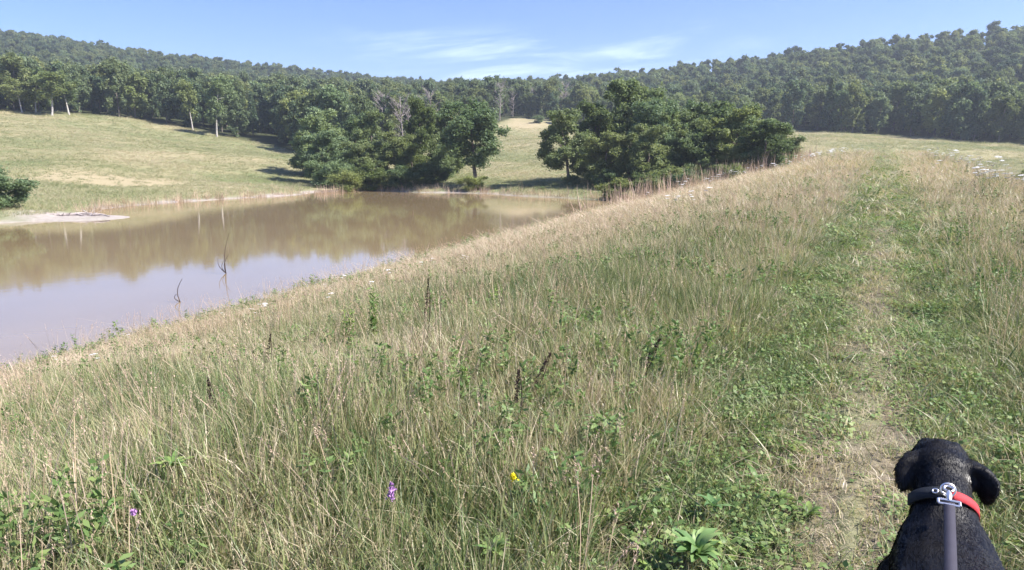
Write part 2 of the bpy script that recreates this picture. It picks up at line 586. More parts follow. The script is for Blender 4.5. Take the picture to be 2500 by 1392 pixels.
def leafquads(cen_, size, nrm_bias, aspect=0.6, rs=RS, vlo=0, vhi=1, v=None, long_dir=None):
    """diamond leaves at given centres with orientation biased to nrm_bias"""
    n = len(cen_)
    nr = rs.normal(0, 1, (n, 3))
    nr /= np.linalg.norm(nr, axis=1)[:, None]
    nr = nr + nrm_bias
    nr /= np.linalg.norm(nr, axis=1)[:, None] + 1e-9
    a = rs.normal(0, 1, (n, 3)) if long_dir is None else long_dir + rs.normal(0, 0.15, (n, 3))
    a -= (a * nr).sum(1)[:, None] * nr
    a /= np.linalg.norm(a, axis=1)[:, None] + 1e-9
    b = np.cross(nr, a)
    s = (size if np.ndim(size) else np.full(n, size)) * rs.uniform(0.65, 1.35, n)
    s = s[:, None]
    P = np.stack([cen_ - a * s, cen_ + b * s * aspect - a * s * 0.1, cen_ + a * s, cen_ - b * s * aspect + nr * s * 0.25], 1)
    F = np.arange(n * 4).reshape(n, 4)
    if v is None:
        v = rs.uniform(vlo, vhi, n)
    return P.reshape(-1, 3), F, np.repeat(v, 4)


def join(parts):
    V, F, v = [], [], []
    o = 0
    for p in parts:
        V.append(p[0])
        F.append(p[1] + o)
        v.append(p[2])
        o += len(p[0])
    return np.concatenate(V), np.concatenate(F), np.concatenate(v)


def tube(pts, radii, sides=6):
    """quads along a polyline"""
    pts = np.asarray(pts, float)
    k = len(pts)
    d = np.gradient(pts, axis=0)
    d /= np.linalg.norm(d, axis=1)[:, None] + 1e-9
    up = np.array([0.3, 0.1, 0.95]) if abs(d[0][2]) < 0.8 else np.array([1.0, 0.2, 0])
    a = np.cross(d, up)
    a /= np.linalg.norm(a, axis=1)[:, None] + 1e-9
    b = np.cross(d, a)
    th = np.arange(sides) * 2 * PI / sides
    V = pts[:, None] + np.asarray(radii)[:, None, None] * (a[:, None] * np.cos(th)[None, :, None] + b[:, None] * np.sin(th)[None, :, None])
    i = (np.arange(k - 1)[:, None] * sides + np.arange(sides)[None])
    j = (np.arange(k - 1)[:, None] * sides + (np.arange(sides)[None] + 1) % sides)
    F = np.stack([i, j, j + sides, i + sides], -1).reshape(-1, 4)
    V = V.reshape(-1, 3)
    return V, F, np.full(len(V), 0.5)


# unlinked sources for the scattered stuff
def src(name, parts, mat):
    V, F, v = join(parts)
    return bpy.data.objects.new(name, mesh_np(name, V, F, mat, False, dict(v=v)))


def scatter(name, sources, pts, rot, scl, tint, label, cat):
    """one object of kind stuff whose points carry the sources"""
    n = len(pts)
    me = bpy.data.meshes.new(name)
    me.vertices.add(n)
    me.vertices.foreach_set('co', np.asarray(pts, np.float32).ravel())
    for k, v, ty in (('rot', rot, 'FLOAT_VECTOR'), ('scl', scl, 'FLOAT_VECTOR')):
        a = me.attributes.new(k, ty, 'POINT')
        a.data.foreach_set('vector', np.asarray(v, np.float32).ravel())
    a = me.attributes.new('tint', 'FLOAT', 'POINT')
    a.data.foreach_set('value', np.asarray(tint, np.float32))
    a = me.attributes.new('idx', 'INT', 'POINT')
    a.data.foreach_set('value', RS.randint(0, len(sources), n).astype(np.int32))
    o = link(name, me)
    ng = bpy.data.node_groups.new(name, 'GeometryNodeTree')
    ng.interface.new_socket('Geometry', in_out='INPUT', socket_type='NodeSocketGeometry')
    ng.interface.new_socket('Geometry', in_out='OUTPUT', socket_type='NodeSocketGeometry')
    gi = ng.nodes.new('NodeGroupInput')
    go = ng.nodes.new('NodeGroupOutput')
    jn = ng.nodes.new('GeometryNodeJoinGeometry')
    for s_ in sources:
        oi = ng.nodes.new('GeometryNodeObjectInfo')
        oi.inputs['Object'].default_value = s_
        oi.inputs['As Instance'].default_value = True
        oi.transform_space = 'ORIGINAL'
        ng.links.new(oi.outputs['Geometry'], jn.inputs[0])
    ip = ng.nodes.new('GeometryNodeInstanceOnPoints')
    ip.inputs['Pick Instance'].default_value = True
    ng.links.new(gi.outputs[0], ip.inputs['Points'])
    ng.links.new(jn.outputs[0], ip.inputs['Instance'])
    for k, ty, sk in (('idx', 'INT', 'Instance Index'), ('rot', 'FLOAT_VECTOR', 'Rotation'), ('scl', 'FLOAT_VECTOR', 'Scale')):
        na = ng.nodes.new('GeometryNodeInputNamedAttribute')
        na.data_type = ty
        na.inputs['Name'].default_value = k
        if k == 'rot':
            er = ng.nodes.new('FunctionNodeEulerToRotation')
            ng.links.new(na.outputs['Attribute'], er.inputs[0])
            ng.links.new(er.outputs[0], ip.inputs[sk])
        else:
            ng.links.new(na.outputs['Attribute'], ip.inputs[sk])
    ng.links.new(ip.outputs[0], go.inputs[0])
    md = o.modifiers.new('scatter', 'NODES')
    md.node_group = ng
    tag(o, label, cat, kind='stuff')
    return o


# ------------------------------------------------------------------ grass sources
def fine(i):
    return src('fine_tuft', [blades(46, 0.13, 0.06, 0.34, 0.0032, 0.0065, 0.34, 3, 0.0, 0.80)[:3],
                             blades(12, 0.13, 0.10, 0.36, 0.0026, 0.0045, 0.3, 3, 0.5, 1.0)[:3]], M_grass)


def broad(i):
    return src('broad_tuft', [blades(24, 0.10, 0.08, 0.30, 0.006, 0.012, 0.4, 4, 0.0, 0.5)[:3], blades(9, 0.12, 0.06, 0.24, 0.005, 0.010, 0.8, 4, 0.6, 1.0)[:3]], M_grass)


def strawy(i):
    rs = RS
    V, F, v, tips, dirs = blades(8, 0.14, 0.24, 0.52, 0.0022, 0.0036, 0.14, 4, 0.2, 0.9, head=True)
    parts = [(V, F, v)]
    for tpt, d in zip(tips, dirs):
        d = d / (np.linalg.norm(d) + 1e-9)
        L = rs.uniform(0.05, 0.13)
        m_ = 22
        q = np.linspace(-0.1, 1, m_)[:, None]
        c_ = tpt + d * L * q + rs.normal(0, 0.0028, (m_, 3))
        parts.append(leafquads(c_, 0.0055, np.zeros((m_, 3)), 0.3, rs, 0.4, 1.0, long_dir=np.repeat(d[None], m_, 0)))
    return src('straw_tuft', parts, M_straw)


def thatch(i):
    return src('thatch_tuft', [blades(26, 0.15, 0.05, 0.19, 0.003, 0.007, 1.7, 3, 0.5, 1.0)[:3]], M_grass)


def short(i):
    return src('short_tuft', [blades(46, 0.11, 0.03, 0.10, 0.0028, 0.005, 1.1, 3, 0.0, 0.75)[:3]], M_grass)


def herb(i):
    parts = []
    for k in range(RS.randint(3, 6)):
        bx, by = RS.uniform(-0.08, 0.08, 2)
        hh = RS.uniform(0.16, 0.36)
        ln = RS.uniform(-0.12, 0.12, 2)
        q = np.linspace(0, 1, 6)
        pts = np.stack([bx + ln[0] * q, by + ln[1] * q, hh * q - 0.02], 1)
        parts.append(tube(pts, np.linspace(0.002, 0.001, 6), 3))
        m_ = 26
        qq = RS.uniform(0.15, 1, m_)
        a_ = RS.uniform(0, 2 * PI, m_)
        dr = np.stack([np.cos(a_), np.sin(a_), RS.uniform(0.1, 0.9, m_)], 1)
        c_ = np.stack([bx + ln[0] * qq, by + ln[1] * qq, hh * qq], 1) + dr * 0.022
        parts.append(leafquads(c_, 0.021, np.array([[0, 0, 0.6]]), 0.34, RS, 0, 1, long_dir=dr))
    return src('herb_tuft', parts, M_herb)


def clover(i):
    m_ = 60
    a_ = RS.uniform(0, 2 * PI, m_)
    r_ = 0.13 * np.sqrt(RS.uniform(0, 1, m_))
    c_ = np.stack([r_ * np.cos(a_), r_ * np.sin(a_), RS.uniform(0.01, 0.06, m_)], 1)
    return src('clover_tuft', [leafquads(c_, 0.011, np.array([[0, 0, 1.6]]), 0.8, RS, 0.2, 1.0), blades(10, 0.1, 0.04, 0.1, 0.003, 0.005, 0.8, 3)[:3]], M_herb)


S_fine = [fine(i) for i in range(5)]
S_broad = [broad(i) for i in range(3)]
S_straw = [strawy(i) for i in range(5)]
S_thatch = [thatch(i) for i in range(3)]
S_short = [short(i) for i in range(4)]
S_herb = [herb(i) for i in range(4)]
S_clover = [clover(i) for i in range(3)]


def polar_pts(r0, r1, base_sp, k, a0, a1):
    """points whose spacing grows with distance from the camera's standpoint"""
    out = []
    r = r0
    while r < r1:
        sp = max(base_sp, k * r)
        n = max(1, int((a1 - a0) * r / sp))
        a = a0 + (np.arange(n) + RS.uniform(-0.5, 0.5, n) + 0.5) / n * (a1 - a0)
        rr = r + RS.uniform(-0.5, 0.5, n) * sp
        out.append(np.stack([rr * np.sin(a), rr * np.cos(a), np.full(n, sp)], 1))
        r += sp
    return np.concatenate(out)


def patch(x, y, s, seed=0.0):
    """smooth value noise 0..1 from sines"""
    a = np.sin(x / s + 1.7 + seed) * np.cos(y / s * 1.13 - 0.6 + seed * 2) + 0.6 * np.sin(x / s * 2.3 + y / s * 1.9 + seed * 3) + 0.35 * np.sin(x / s * 4.9 - y / s * 5.3 + seed)
    return np.clip(0.5 + a * 0.27, 0, 1)


A0, A1 = math.radians(-64), math.radians(64)
NEARK = 0.011


def veg(name, sources, r0, r1, sp, k, keep, hscale, tintf, label, cat, tilt=0.12, maxxy=4.5):
    p = polar_pts(r0, r1, sp, k, A0, A1)
    x, y, spc = p.T
    t, s = st(x, y)
    z = H(x, y)
    r = np.hypot(x, y)
    kp = keep(x, y, s, t, z, r)
    ok = (RS.uniform(0, 1, len(x)) < kp) & (z > WATER + 0.03)
    x, y, s, t, z, r, spc = (q[ok] for q in (x, y, s, t, z, r, spc))
    n = len(x)
    xy = np.clip(spc / sp, 1, maxxy) * (2.2 if name == 'field_grass' else 1) * RS.uniform(0.85, 1.2, n)
    hz = hscale(x, y, s, t, r) * RS.uniform(0.75, 1.25, n)
    rot = np.stack([RS.normal(0, tilt, n), RS.normal(0, tilt, n), RS.uniform(0, 2 * PI, n)], 1)
    return scatter(name, sources, np.stack([x, y, z], 1), rot, np.stack([xy, xy, hz], 1), tintf(x, y, s, t, r), label, cat)


def smooth(a, b, x):
    q = np.clip((x - a) / (b - a), 0, 1)
    return q * q * (3 - 2 * q)


def tall_mask(s, t):
    """1 in the meadow, 0 on the trodden way"""
    wv = 0.07 * np.sin(t * 0.9) + 0.05 * np.sin(t * 2.3)
    return np.maximum(smooth(0.60, 1.05, s + wv), smooth(0.56, 1.05, -s + wv))


def dryness(x, y, s, t, r):
    d = 0.50 * patch(x, y, 0.9, 0.3) + 0.34 * patch(x, y, 3.3, 2.0) - 0.38
    d = d + 0.26 * smooth(0.55, 0.85, patch(x, y, 0.45, 11)) - 0.16 * smooth(0.6, 0.9, patch(x, y, 0.6, 21))
    d = d + 0.24 * smooth(6, 18, r) + 0.14 * smooth(3, 6, np.abs(s)) * smooth(9, 20, t) + 0.10 * smooth(15, 30, t)
    d = d + 0.16 * np.exp(-((s - 11.5) / 2.0) ** 2)
    d = d + 0.16 * np.exp(-((s - 1.15) / 0.3) ** 2) * patch(x, y, .8, 5)
    return d


def dam_side(s, t, r):
    return (s > -9) & (s < 19.5) & (t < 80)


veg('meadow_grass', S_fine + S_broad[:2], 0.5, 92, 0.085, NEARK, lambda x, y, s, t, z, r: tall_mask(s, t) * dam_side(s, t, r) * 0.95,
    lambda x, y, s, t, r: (0.55 + 0.5 * patch(x, y, 0.9, 1)) * (0.45 + 0.55 * tall_mask(s, t)) * (1 - 0.45 * smooth(7, 13, s)),
    dryness, 'tall mixed green and straw grass covering the dam from the path down to the pond', 'grass', 0.16)
veg('thatch', S_thatch, 0.5, 30, 0.16, 0.02, lambda x, y, s, t, z, r: (0.3 + 0.6 * patch(x, y, 0.7, 4)) * (s > -6) * (s < 19) * (0.05 + 0.95 * tall_mask(s, t)),
    lambda x, y, s, t, r: 0.5 + 0.5 * patch(x, y, .8, 1), lambda x, y, s, t, r: -0.15 + 0.2 * patch(x, y, .5, 3), 'dry flattened straw lying between the green blades of the meadow', 'straw')
veg('seeding_grass', S_straw, 1.4, 85, 0.22, 0.017, lambda x, y, s, t, z, r: tall_mask(s, t) * dam_side(s, t, r) * (0.16 + 0.6 * patch(x, y, 1.6, 7) * (0.34 + 0.66 * smooth(4, 13, r))),
    lambda x, y, s, t, r: (0.65 + 0.5 * patch(x, y, 1.2, 2)) * (1 - 0.45 * smooth(7, 13, s)), lambda x, y, s, t, r: -0.25 + 0.5 * patch(x, y, 2.0, 6),
    'thin straw coloured seeding stems standing above the green meadow grass', 'grass', 0.2, 3.0)
veg('ground_herbs', S_herb, 1.3, 40, 0.24, 0.022, lambda x, y, s, t, z, r: tall_mask(s, t) * dam_side(s, t, r) * smooth(0.35, 0.8, patch(x, y, 1.0, 9)),
    lambda x, y, s, t, r: 0.6 + 0.5 * patch(x, y, 1.2, 2), lambda x, y, s, t, r: -0.3 + 0.6 * patch(x, y, 1.0, 6), 'low leafy green herbs growing in patches among the grass', 'herbs', 0.2, 1.4)
veg('path_grass', S_short + S_clover[:1], 0.5, 80, 0.075, 0.012, lambda x, y, s, t, z, r: (np.abs(s) < 1.3) * (t < 78) * (1 - 0.75 * tall_mask(s, t)) * (0.55 + 0.45 * smooth(0.05, 0.3, np.abs(s + 0.05 - 0.07 * np.sin(t * .45)) + 0.35 * patch(x, y, .35, 4) - .12)) * (1 - 0.6 * np.exp(-((s + 0.1) / 0.28) ** 2 - ((t - 4.0) / 0.6) ** 2)),
    lambda x, y, s, t, r: 0.55 + 0.6 * smooth(0.1, 0.6, np.abs(s)), lambda x, y, s, t, r: -0.1 + 0.5 * patch(x, y, .5, 3) - 0.12 * smooth(.15, .5, np.abs(s)) + 0.15 * np.exp(-(s / .2) ** 2),
    'short trodden green grass along both sides of the worn path', 'grass', 0.25, 4)
veg('clover', S_clover, 1.1, 14, 0.13, 0.02, lambda x, y, s, t, z, r: (np.abs(s) < 1.2) * (1 - tall_mask(s, t)) * smooth(0.5, 0.7, patch(x, y, .45, 8)) * smooth(.1, .3, np.abs(s)),
    lambda x, y, s, t, r: 0.8 + 0 * s, lambda x, y, s, t, r: 0.2 * patch(x, y, 1.0, 6), 'small round clover leaves beside the worn path', 'clover', 0.1, 2)
EDGEF = lambda x, y: np.interp(world_px(x, y), EDGE_X, EDGE_D)
veg('field_grass', S_fine, 30, 215, 0.42, 0.0062, lambda x, y, s, t, z, r: (1 - dam_side(s, t, r)) * (r < EDGEF(x, y) + 1) * (z > WATER + 0.25) * 0.8 * (1 - 0.85 * np.exp(-(((x - tanp[0]) / 7.5) ** 4 + ((y - tanp[1]) / 4.5) ** 4))),
    lambda x, y, s, t, r: 0.55 + 0.35 * patch(x, y, 6, 1), lambda x, y, s, t, r: -0.22 + 0.55 * patch(x, y, 9, 2) + 0.12 * patch(x, y, 2.5, 3), 'dry summer hay and green grass on the open fields around the pond', 'grass', 0.2, 2.6)


# ------------------------------------------------------------------ trees
def limb(p0, d0, L, r0, r1, segs=6, bend=0.25, rs=RS):
    pts = [np.array(p0, float)]
    d = np.array(d0, float)
    d /= np.linalg.norm(d)
    for i in range(segs):
        d = d + rs.normal(0, bend * 0.5, 3) * np.array([1, 1, 0.5]) + np.array([0, 0, 0.06])
        d /= np.linalg.norm(d)
        pts.append(pts[-1] + d * L / segs)
    return np.array(pts), np.linspace(r0, r1, segs + 1)


def tree_meshes(name, Ht=10.0, crown_r=3.6, crown_base=0.25, nlimb=9, nleaf=9000, leaf=0.17, trunk_r=0.2, oval=1.0, lobe=1.25, mat=None, bark=None, gappy=0.25, seed=1, multi=1, fill=0):
    rs = np.random.RandomState(seed)
    mat = mat or M_leaf
    bark = bark or M_bark
    wood = []
    lobes = []
    for mtr in range(multi):
        lean = rs.normal(0, 0.05 if multi == 1 else 0.16, 2)
        tp, tr = limb((rs.normal(0, 0.25) * (multi > 1), rs.normal(0, 0.25) * (multi > 1), -0.3), (lean[0], lean[1], 1), Ht * 0.9, trunk_r, trunk_r * 0.15, 9, 0.12, rs)
        tr[0] *= 1.35
        wood.append(tube(tp, tr, 8))
        zc = Ht * (crown_base + (1 - crown_base) * 0.5)
        for i in range(nlimb):
            q = crown_base * 0.9 + (0.88 - crown_base) * (i + rs.uniform(0, 1)) / nlimb
            k = int(np.clip(q / 0.9 * 9, 1, 8))
            p0 = tp[k]
            a = i * 2.4 + rs.uniform(-0.5, 0.5)
            zz = p0[2] / Ht
            rel = (zz - (crown_base + (1 - crown_base) * 0.42)) / (0.5 * (1 - crown_base))
            reach = crown_r * math.sqrt(max(0.15, 1 - min(1, rel * rel) * 0.8)) * rs.uniform(0.7, 1.05)
            up = 0.25 + 0.8 * max(0, zz)
            pts, rr = limb(p0, (math.cos(a), math.sin(a), up * rs.uniform(0.6, 1.2)), reach, tr[k] * 0.55, 0.02, 6, 0.3, rs)
            wood.append(tube(pts, rr, 5))
            lobes.append((pts[-1], lobe * rs.uniform(0.75, 1.15)))
            lobes.append((pts[4] + rs.normal(0, 0.35, 3), lobe * rs.uniform(0.6, 0.95)))
            for j in range(2):
                pj = pts[3 + j]
                a2 = a + rs.uniform(-1.2, 1.2)
                p2, r2 = limb(pj, (math.cos(a2), math.sin(a2), rs.uniform(0.0, 0.8)), reach * 0.5, rr[3] * 0.6, 0.012, 4, 0.3, rs)
                wood.append(tube(p2, r2, 4))
                lobes.append((p2[-1], lobe * rs.uniform(0.5, 0.85)))
        lobes.append((tp[-1], lobe * 0.9))
        lobes.append((tp[-2] + rs.normal(0, 0.3, 3), lobe))
        for j in range(fill):
            q = rs.uniform(0.1, 0.95)
            a = rs.uniform(0, 2 * PI)
            zf = Ht * (crown_base * 0.9 + (0.92 - crown_base) * q)
            rf = crown_r * (0.15 + 0.65 * math.sin(min(1, q * 1.1 + 0.12) * PI) ** 0.6) * rs.uniform(0.5, 1.05)
            lobes.append((np.array([tp[5][0] + rf * math.cos(a), tp[5][1] + rf * math.sin(a), zf]), lobe * rs.uniform(0.55, 1.0)))
    # leaves spread through the lobes' outer volume
    wts = np.array([l[1] ** 2 for l in lobes])
    cnt = rs.multinomial(nleaf, wts / wts.sum())
    parts = []
    for (c_, r_), k in zip(lobes, cnt):
        if k == 0:
            continue
        d = rs.normal(0, 1, (k, 3))
        d /= np.linalg.norm(d, axis=1)[:, None]
        # clumps inside the lobe: pull directions to random sub-centres
        nsub = 9
        sc_ = rs.normal(0, 1, (nsub, 3))
        sc_ /= np.linalg.norm(sc_, axis=1)[:, None]
        pick = rs.randint(0, nsub, k)
        d = d * (0.42 + gappy * 0.2) + sc_[pick] * 0.75
        rad = r_ * rs.uniform(0.2, 1.0, k) ** 0.6 * np.where(rs.uniform(0, 1, k) < 0.16, rs.uniform(1.0, 1.45, k), 1.0)
        P = c_ + d * rad[:, None] * np.array([1, 1, 1.0 * oval])
        subv = rs.uniform(0.0, 1.0, nsub)[pick]
        v = np.clip(0.3 + 0.4 * rs.uniform(0, 1, k) + 0.3 * (subv - 0.3), 0, 1)
        parts.append(leafquads(P, leaf, d * 0.8 + np.array([0, 0, 0.15]), 0.62, rs, v=v))
    V, F, v = join(parts)
    keep = V[:, 2].reshape(-1, 4).min(1) > 0.05
    F = F[keep]
    crown = mesh_np(name + '_crown', V, F, mat, False, dict(v=v))
    V, F, v = join(wood)
    trunk = mesh_np(name + '_trunk', V, F, bark, True)
    top = max(l[0][2] + l[1] * 0.8 for l in lobes)
    wid = np.mean([np.hypot(l[0][0], l[0][1]) + l[1] * 0.9 for l in sorted(lobes, key=lambda l: -np.hypot(l[0][0], l[0][1]))[:6]])
    return dict(crown=crown, trunk=trunk, h=top, r=wid)


def conifer_meshes(name, Ht, r, nleaf, leaf, seed):
    rs = np.random.RandomState(seed)
    tp, tr = limb((0, 0, -0.3), (0, 0, 1), Ht, 0.18, 0.02, 9, 0.03, rs)
    wood = [tube(tp, tr, 7)]
    q = rs.uniform(0, 1, nleaf) ** 0.7
    lay = np.floor(q * 16) / 16
    rr = r * (0.12 + 0.88 * lay) * rs.uniform(0.2, 1.0, nleaf) ** 0.5
    a = rs.uniform(0, 2 * PI, nleaf)
    a = a + 0.25 * np.sin(a * 7 + lay * 30)
    z = Ht * (1 - lay * 0.9) - 0.25 * rr + rs.normal(0, 0.12, nleaf)
    P = np.stack([rr * np.cos(a), rr * np.sin(a), z], 1)
    d = np.stack([np.cos(a), np.sin(a), -0.3 + 0 * a], 1)
    V, F, v = leafquads(P, leaf, np.array([[0, 0, 0.8]]), 0.4, rs, 0, 0.7, long_dir=d)
    V2, F2, _ = join(wood)
    return dict(crown=mesh_np(name + '_crown', V, F, M_leaff, False, dict(v=v)), trunk=mesh_np(name + '_trunk', V2, F2, M_bark, True), h=Ht + 0.1, r=r)


def dead_meshes(name, Ht, seed, mat, twigs=26):
    rs = np.random.RandomState(seed)
    tp, tr = limb((0, 0, -0.3), (0.03, 0, 1), Ht, 0.17, 0.03, 9, 0.08, rs)
    tr_p = [tube(tp, tr, 7)]
    br = []
    for i in range(twigs):
        k = rs.randint(3, 9)
        a = rs.uniform(0, 2 * PI)
        pts, rr = limb(tp[k], (math.cos(a), math.sin(a), rs.uniform(0.4, 1.3)), Ht * rs.uniform(0.12, 0.3), 0.06, 0.015, 5, 0.35, rs)
        br.append(tube(pts, rr, 4))
        for j in range(4):
            a2 = a + rs.uniform(-1, 1)
            p2, r2 = limb(pts[rs.randint(2, 5)], (math.cos(a2), math.sin(a2), rs.uniform(0.2, 1.4)), Ht * 0.1, 0.03, 0.012, 3, 0.35, rs)
            br.append(tube(p2, r2, 3))
    V, F, _ = join(tr_p)
    V2, F2, _ = join(br)
    return dict(crown=mesh_np(name + '_limbs', V2, F2, mat, True), trunk=mesh_np(name + '_trunk', V, F, mat, True), h=Ht, r=Ht * 0.22)


NEAR = [tree_meshes('oak', 10, 3.3, 0.06, 11, 32000, 0.118, 0.2, 1.0, 0.85, seed=21, fill=70),
        tree_meshes('maple', 10, 3.0, 0.05, 11, 32000, 0.118, 0.18, 1.1, 0.8, seed=22, fill=70),
        tree_meshes('ash', 10, 3.1, 0.05, 11, 32000, 0.115, 0.18, 1.0, 0.8, mat=M_leafy, seed=23, fill=70),
        tree_meshes('elm', 10, 3.5, 0.14, 10, 28000, 0.12, 0.2, 0.95, 0.9, seed=24, gappy=0.5, fill=40)]
BROADT = tree_meshes('shade', 10, 3.9, 0.40, 10, 28000, 0.12, 0.21, 0.95, 1.0, seed=31, gappy=0.5, fill=30)
BUSH = [tree_meshes('bush', 4, 1.9, 0.05, 6, 12000, 0.10, 0.07, 1.0, 0.95, mat=M_leafy, seed=41, multi=2, fill=5),
        tree_meshes('shrub', 4, 2.1, 0.04, 6, 12000, 0.10, 0.07, 0.9, 0.9, mat=M_leaf, seed=42, multi=2, fill=5)]
FOR = [tree_meshes('wood', 10, 2.8, 0.10, 8, 8000, 0.21, 0.15, 1.05, 1.0, mat=M_leaff, seed=51, fill=26),
       tree_meshes('wood', 11, 2.5, 0.10, 8, 8000, 0.21, 0.15, 1.2, 0.95, mat=M_leaff, seed=52, fill=26),
       tree_meshes('wood', 9.5, 3.1, 0.08, 8, 8000, 0.22, 0.15, 0.95, 1.05, mat=M_leafy, seed=53, fill=26),
       tree_meshes('wood', 10, 2.6, 0.15, 9, 7500, 0.21, 0.15, 1.0, 1.0, mat=M_leaff, seed=54, gappy=0.6, fill=18),
       tree_meshes('wood', 11.5, 2.3, 0.15, 8, 7500, 0.21, 0.15, 1.3, 0.95, mat=M_leaff, seed=55, fill=20),
       conifer_meshes('fir', 11, 2.1, 4200, 0.27, 56)]
BIRCH = [tree_meshes('birch', 11, 2.3, 0.38, 8, 5000, 0.19, 0.15, 1.1, 1.05, mat=M_leafy, bark=M_birch, seed=61, gappy=0.8),
         tree_meshes('birch', 11, 2.6, 0.48, 7, 4500, 0.19, 0.14, 1.0, 1.1, mat=M_leaf, bark=M_birch, seed=62, gappy=0.8)]
DEAD = [dead_meshes('dead', 10, 71, M_dead), dead_meshes('dead', 10, 72, M_dead, 22)]


def put_tree(kind, x, y, h, w=None, label='', cat='tree', group=None, rz=None, name='broadleaf_tree', crown_name='crown', sink=0.1):
    """kind: mesh pair; h total height; w crown width"""
    z = h1(x, y)
    e = bpy.data.objects.new(name, None)
    COL.objects.link(e)
    e.location = (x, y, z - sink)
    e.rotation_euler = (0, 0, RS.uniform(0, 2 * PI) if rz is None else rz)
    sz = h / kind['h']
    sw = sz if w is None else (w / 2) / kind['r']
    sw = min(max(sw, sz * 0.6), sz * 1.8)
    e.scale = (sw, sw, sz)
    e.empty_display_size = 0.5
    tag(e, label, cat, group)
    t_ = link('trunk', kind['trunk'], e)
    c_ = link(crown_name, kind['crown'], e)
    return e


def tree_px(kind, px, top, D, wpx=None, **kw):
    D = D * KD
    p = at_D(px, 335, D)
    z = h1(p[0], p[1])
    h = at_D(px, top, D)[2] - z
    w = None
    if wpx:
        w = wpx / FPX * D * 1.05
    return put_tree(kind, p[0], p[1], h, w, **kw)


# clump on the right of the pond (columns 1330-1940)
GR = 'trees of the clump at the end of the dam'
for kind, px, top, D, w, lab in (
        (NEAR[3], 1395, 262, 70, 150, 'dark sparse tree at the left end of the clump, leaning branches out over its shadow'),
        (NEAR[1], 1465, 248, 74, 150, 'grey green tree second from the left in the clump beyond the dam'),
        (NEAR[0], 1540, 192, 76, 190, 'tallest round crowned tree of the clump beyond the dam'),
        (NEAR[2], 1640, 236, 72, 175, 'light green tree in the middle of the clump, right of the tallest one'),
        (NEAR[1], 1700, 250, 78, 150, 'tree at the back of the clump, right of its middle'),
        (NEAR[0], 1755, 245, 73, 180, 'wide tree in the right half of the clump beyond the dam'),
        (NEAR[2], 1830, 266, 70, 165, 'bright green tree near the right end of the clump'),
        (NEAR[1], 1885, 300, 68, 145, 'low leafy tree at the right end of the clump, sunlit on its right side'),
        (NEAR[2], 1795, 262, 68, 150, 'full crowned green tree between the wide one and the bright one in the clump'),
        (NEAR[0], 1870, 290, 64, 130, 'round leafy tree in front at the right end of the clump'),
        (NEAR[2], 1720, 285, 67, 140, 'round green tree in front of the clump, right of its middle'),
        (NEAR[0], 1600, 240, 70, 150, 'dense green tree just right of the tallest clump tree'),
        (NEAR[3], 1590, 300, 66, 140, 'shaded tree at the front of the clump, in its middle'),
        (NEAR[0], 1480, 320, 67, 130, 'shaded low tree at the front left of the clump'),
        (NEAR[1], 1700, 320, 66, 130, 'dark low tree at the front of the clump beside the reeds'),
        (NEAR[2], 1800, 345, 65, 120, 'low spreading tree at the front right of the clump')):
    tree_px(kind, px, top, D, w, label=lab, group=GR)
for kind, px, top, D, w, lab in (
        (BUSH[0], 1905, 372, 66, 90, 'rounded green bush at the right foot of the clump'),
        (BUSH[1], 1850, 392, 64, 80, 'small bush behind the white lace flowers left of the path end'),
        (BUSH[1], 1560, 405, 64, 110, 'deeply shaded bush under the tallest tree of the clump'),
        (BUSH[0], 1650, 400, 63.5, 110, 'deeply shaded bush behind the pale reeds'),
        (BUSH[1], 1745, 395, 63.5, 110, 'shaded bush at the front of the clump, right of the reeds'),
        (BUSH[1], 1500, 430, 58.0, 120, 'low shaded bush on the waterline at the left part of the clump'),
        (BUSH[1], 1590, 420, 57.5, 130, 'low shaded bush behind the left end of the pale reeds'),
        (BUSH[1], 1680, 408, 57.5, 130, 'low shaded bush behind the right end of the pale reeds'),
        (BUSH[0], 1780, 395, 58.5, 120, 'low green bush above the dam slope at the right part of the clump'),
        (BUSH[1], 1480, 410, 65, 90, 'dark bush at the left foot of the clump by its shadow')):
    tree_px(kind, px, top, D, w, label=lab, cat='bush', group='bushes at the foot of the clump', name='bush')

# cluster on the far shore left of the gap (columns 720-1255)
GL = 'trees on the far shore of the pond'
for kind, px, top, D, w, lab in (
        (NEAR[2], 765, 262, 92, 150, 'rounded light green tree at the left end of the shore trees'),
        (NEAR[0], 800, 318, 84, 130, 'low dense tree beside the meadow at the left end of the shore trees'),
        (NEAR[1], 860, 278, 95, 110, 'leafy tree behind the low dense one on the far shore'),
        (NEAR[2], 905, 268, 90, 110, 'yellow green slender tree left of the bare grey tree'),
        (NEAR[0], 890, 340, 80, 120, 'dark green tree close to the water left of the shady hollow'),
        (NEAR[3], 960, 320, 80, 110, 'shadowy tree on the water edge below the bare grey tree'),
        (NEAR[1], 1035, 238, 84, 105, 'tall narrow tree just left of the broad shade tree'),
        (NEAR[0], 1090, 262, 86, 110, 'tree half hidden behind the left side of the broad shade tree'),
        (NEAR[3], 1010, 345, 79, 110, 'small dark tree in the shady hollow by the water')):
    tree_px(kind, px, top, D, w, label=lab, group=GL)
tree_px(BROADT, 1163, 236, 73, 195, label='broad shade tree with a bare leaning trunk standing alone at the water edge', group=GL)
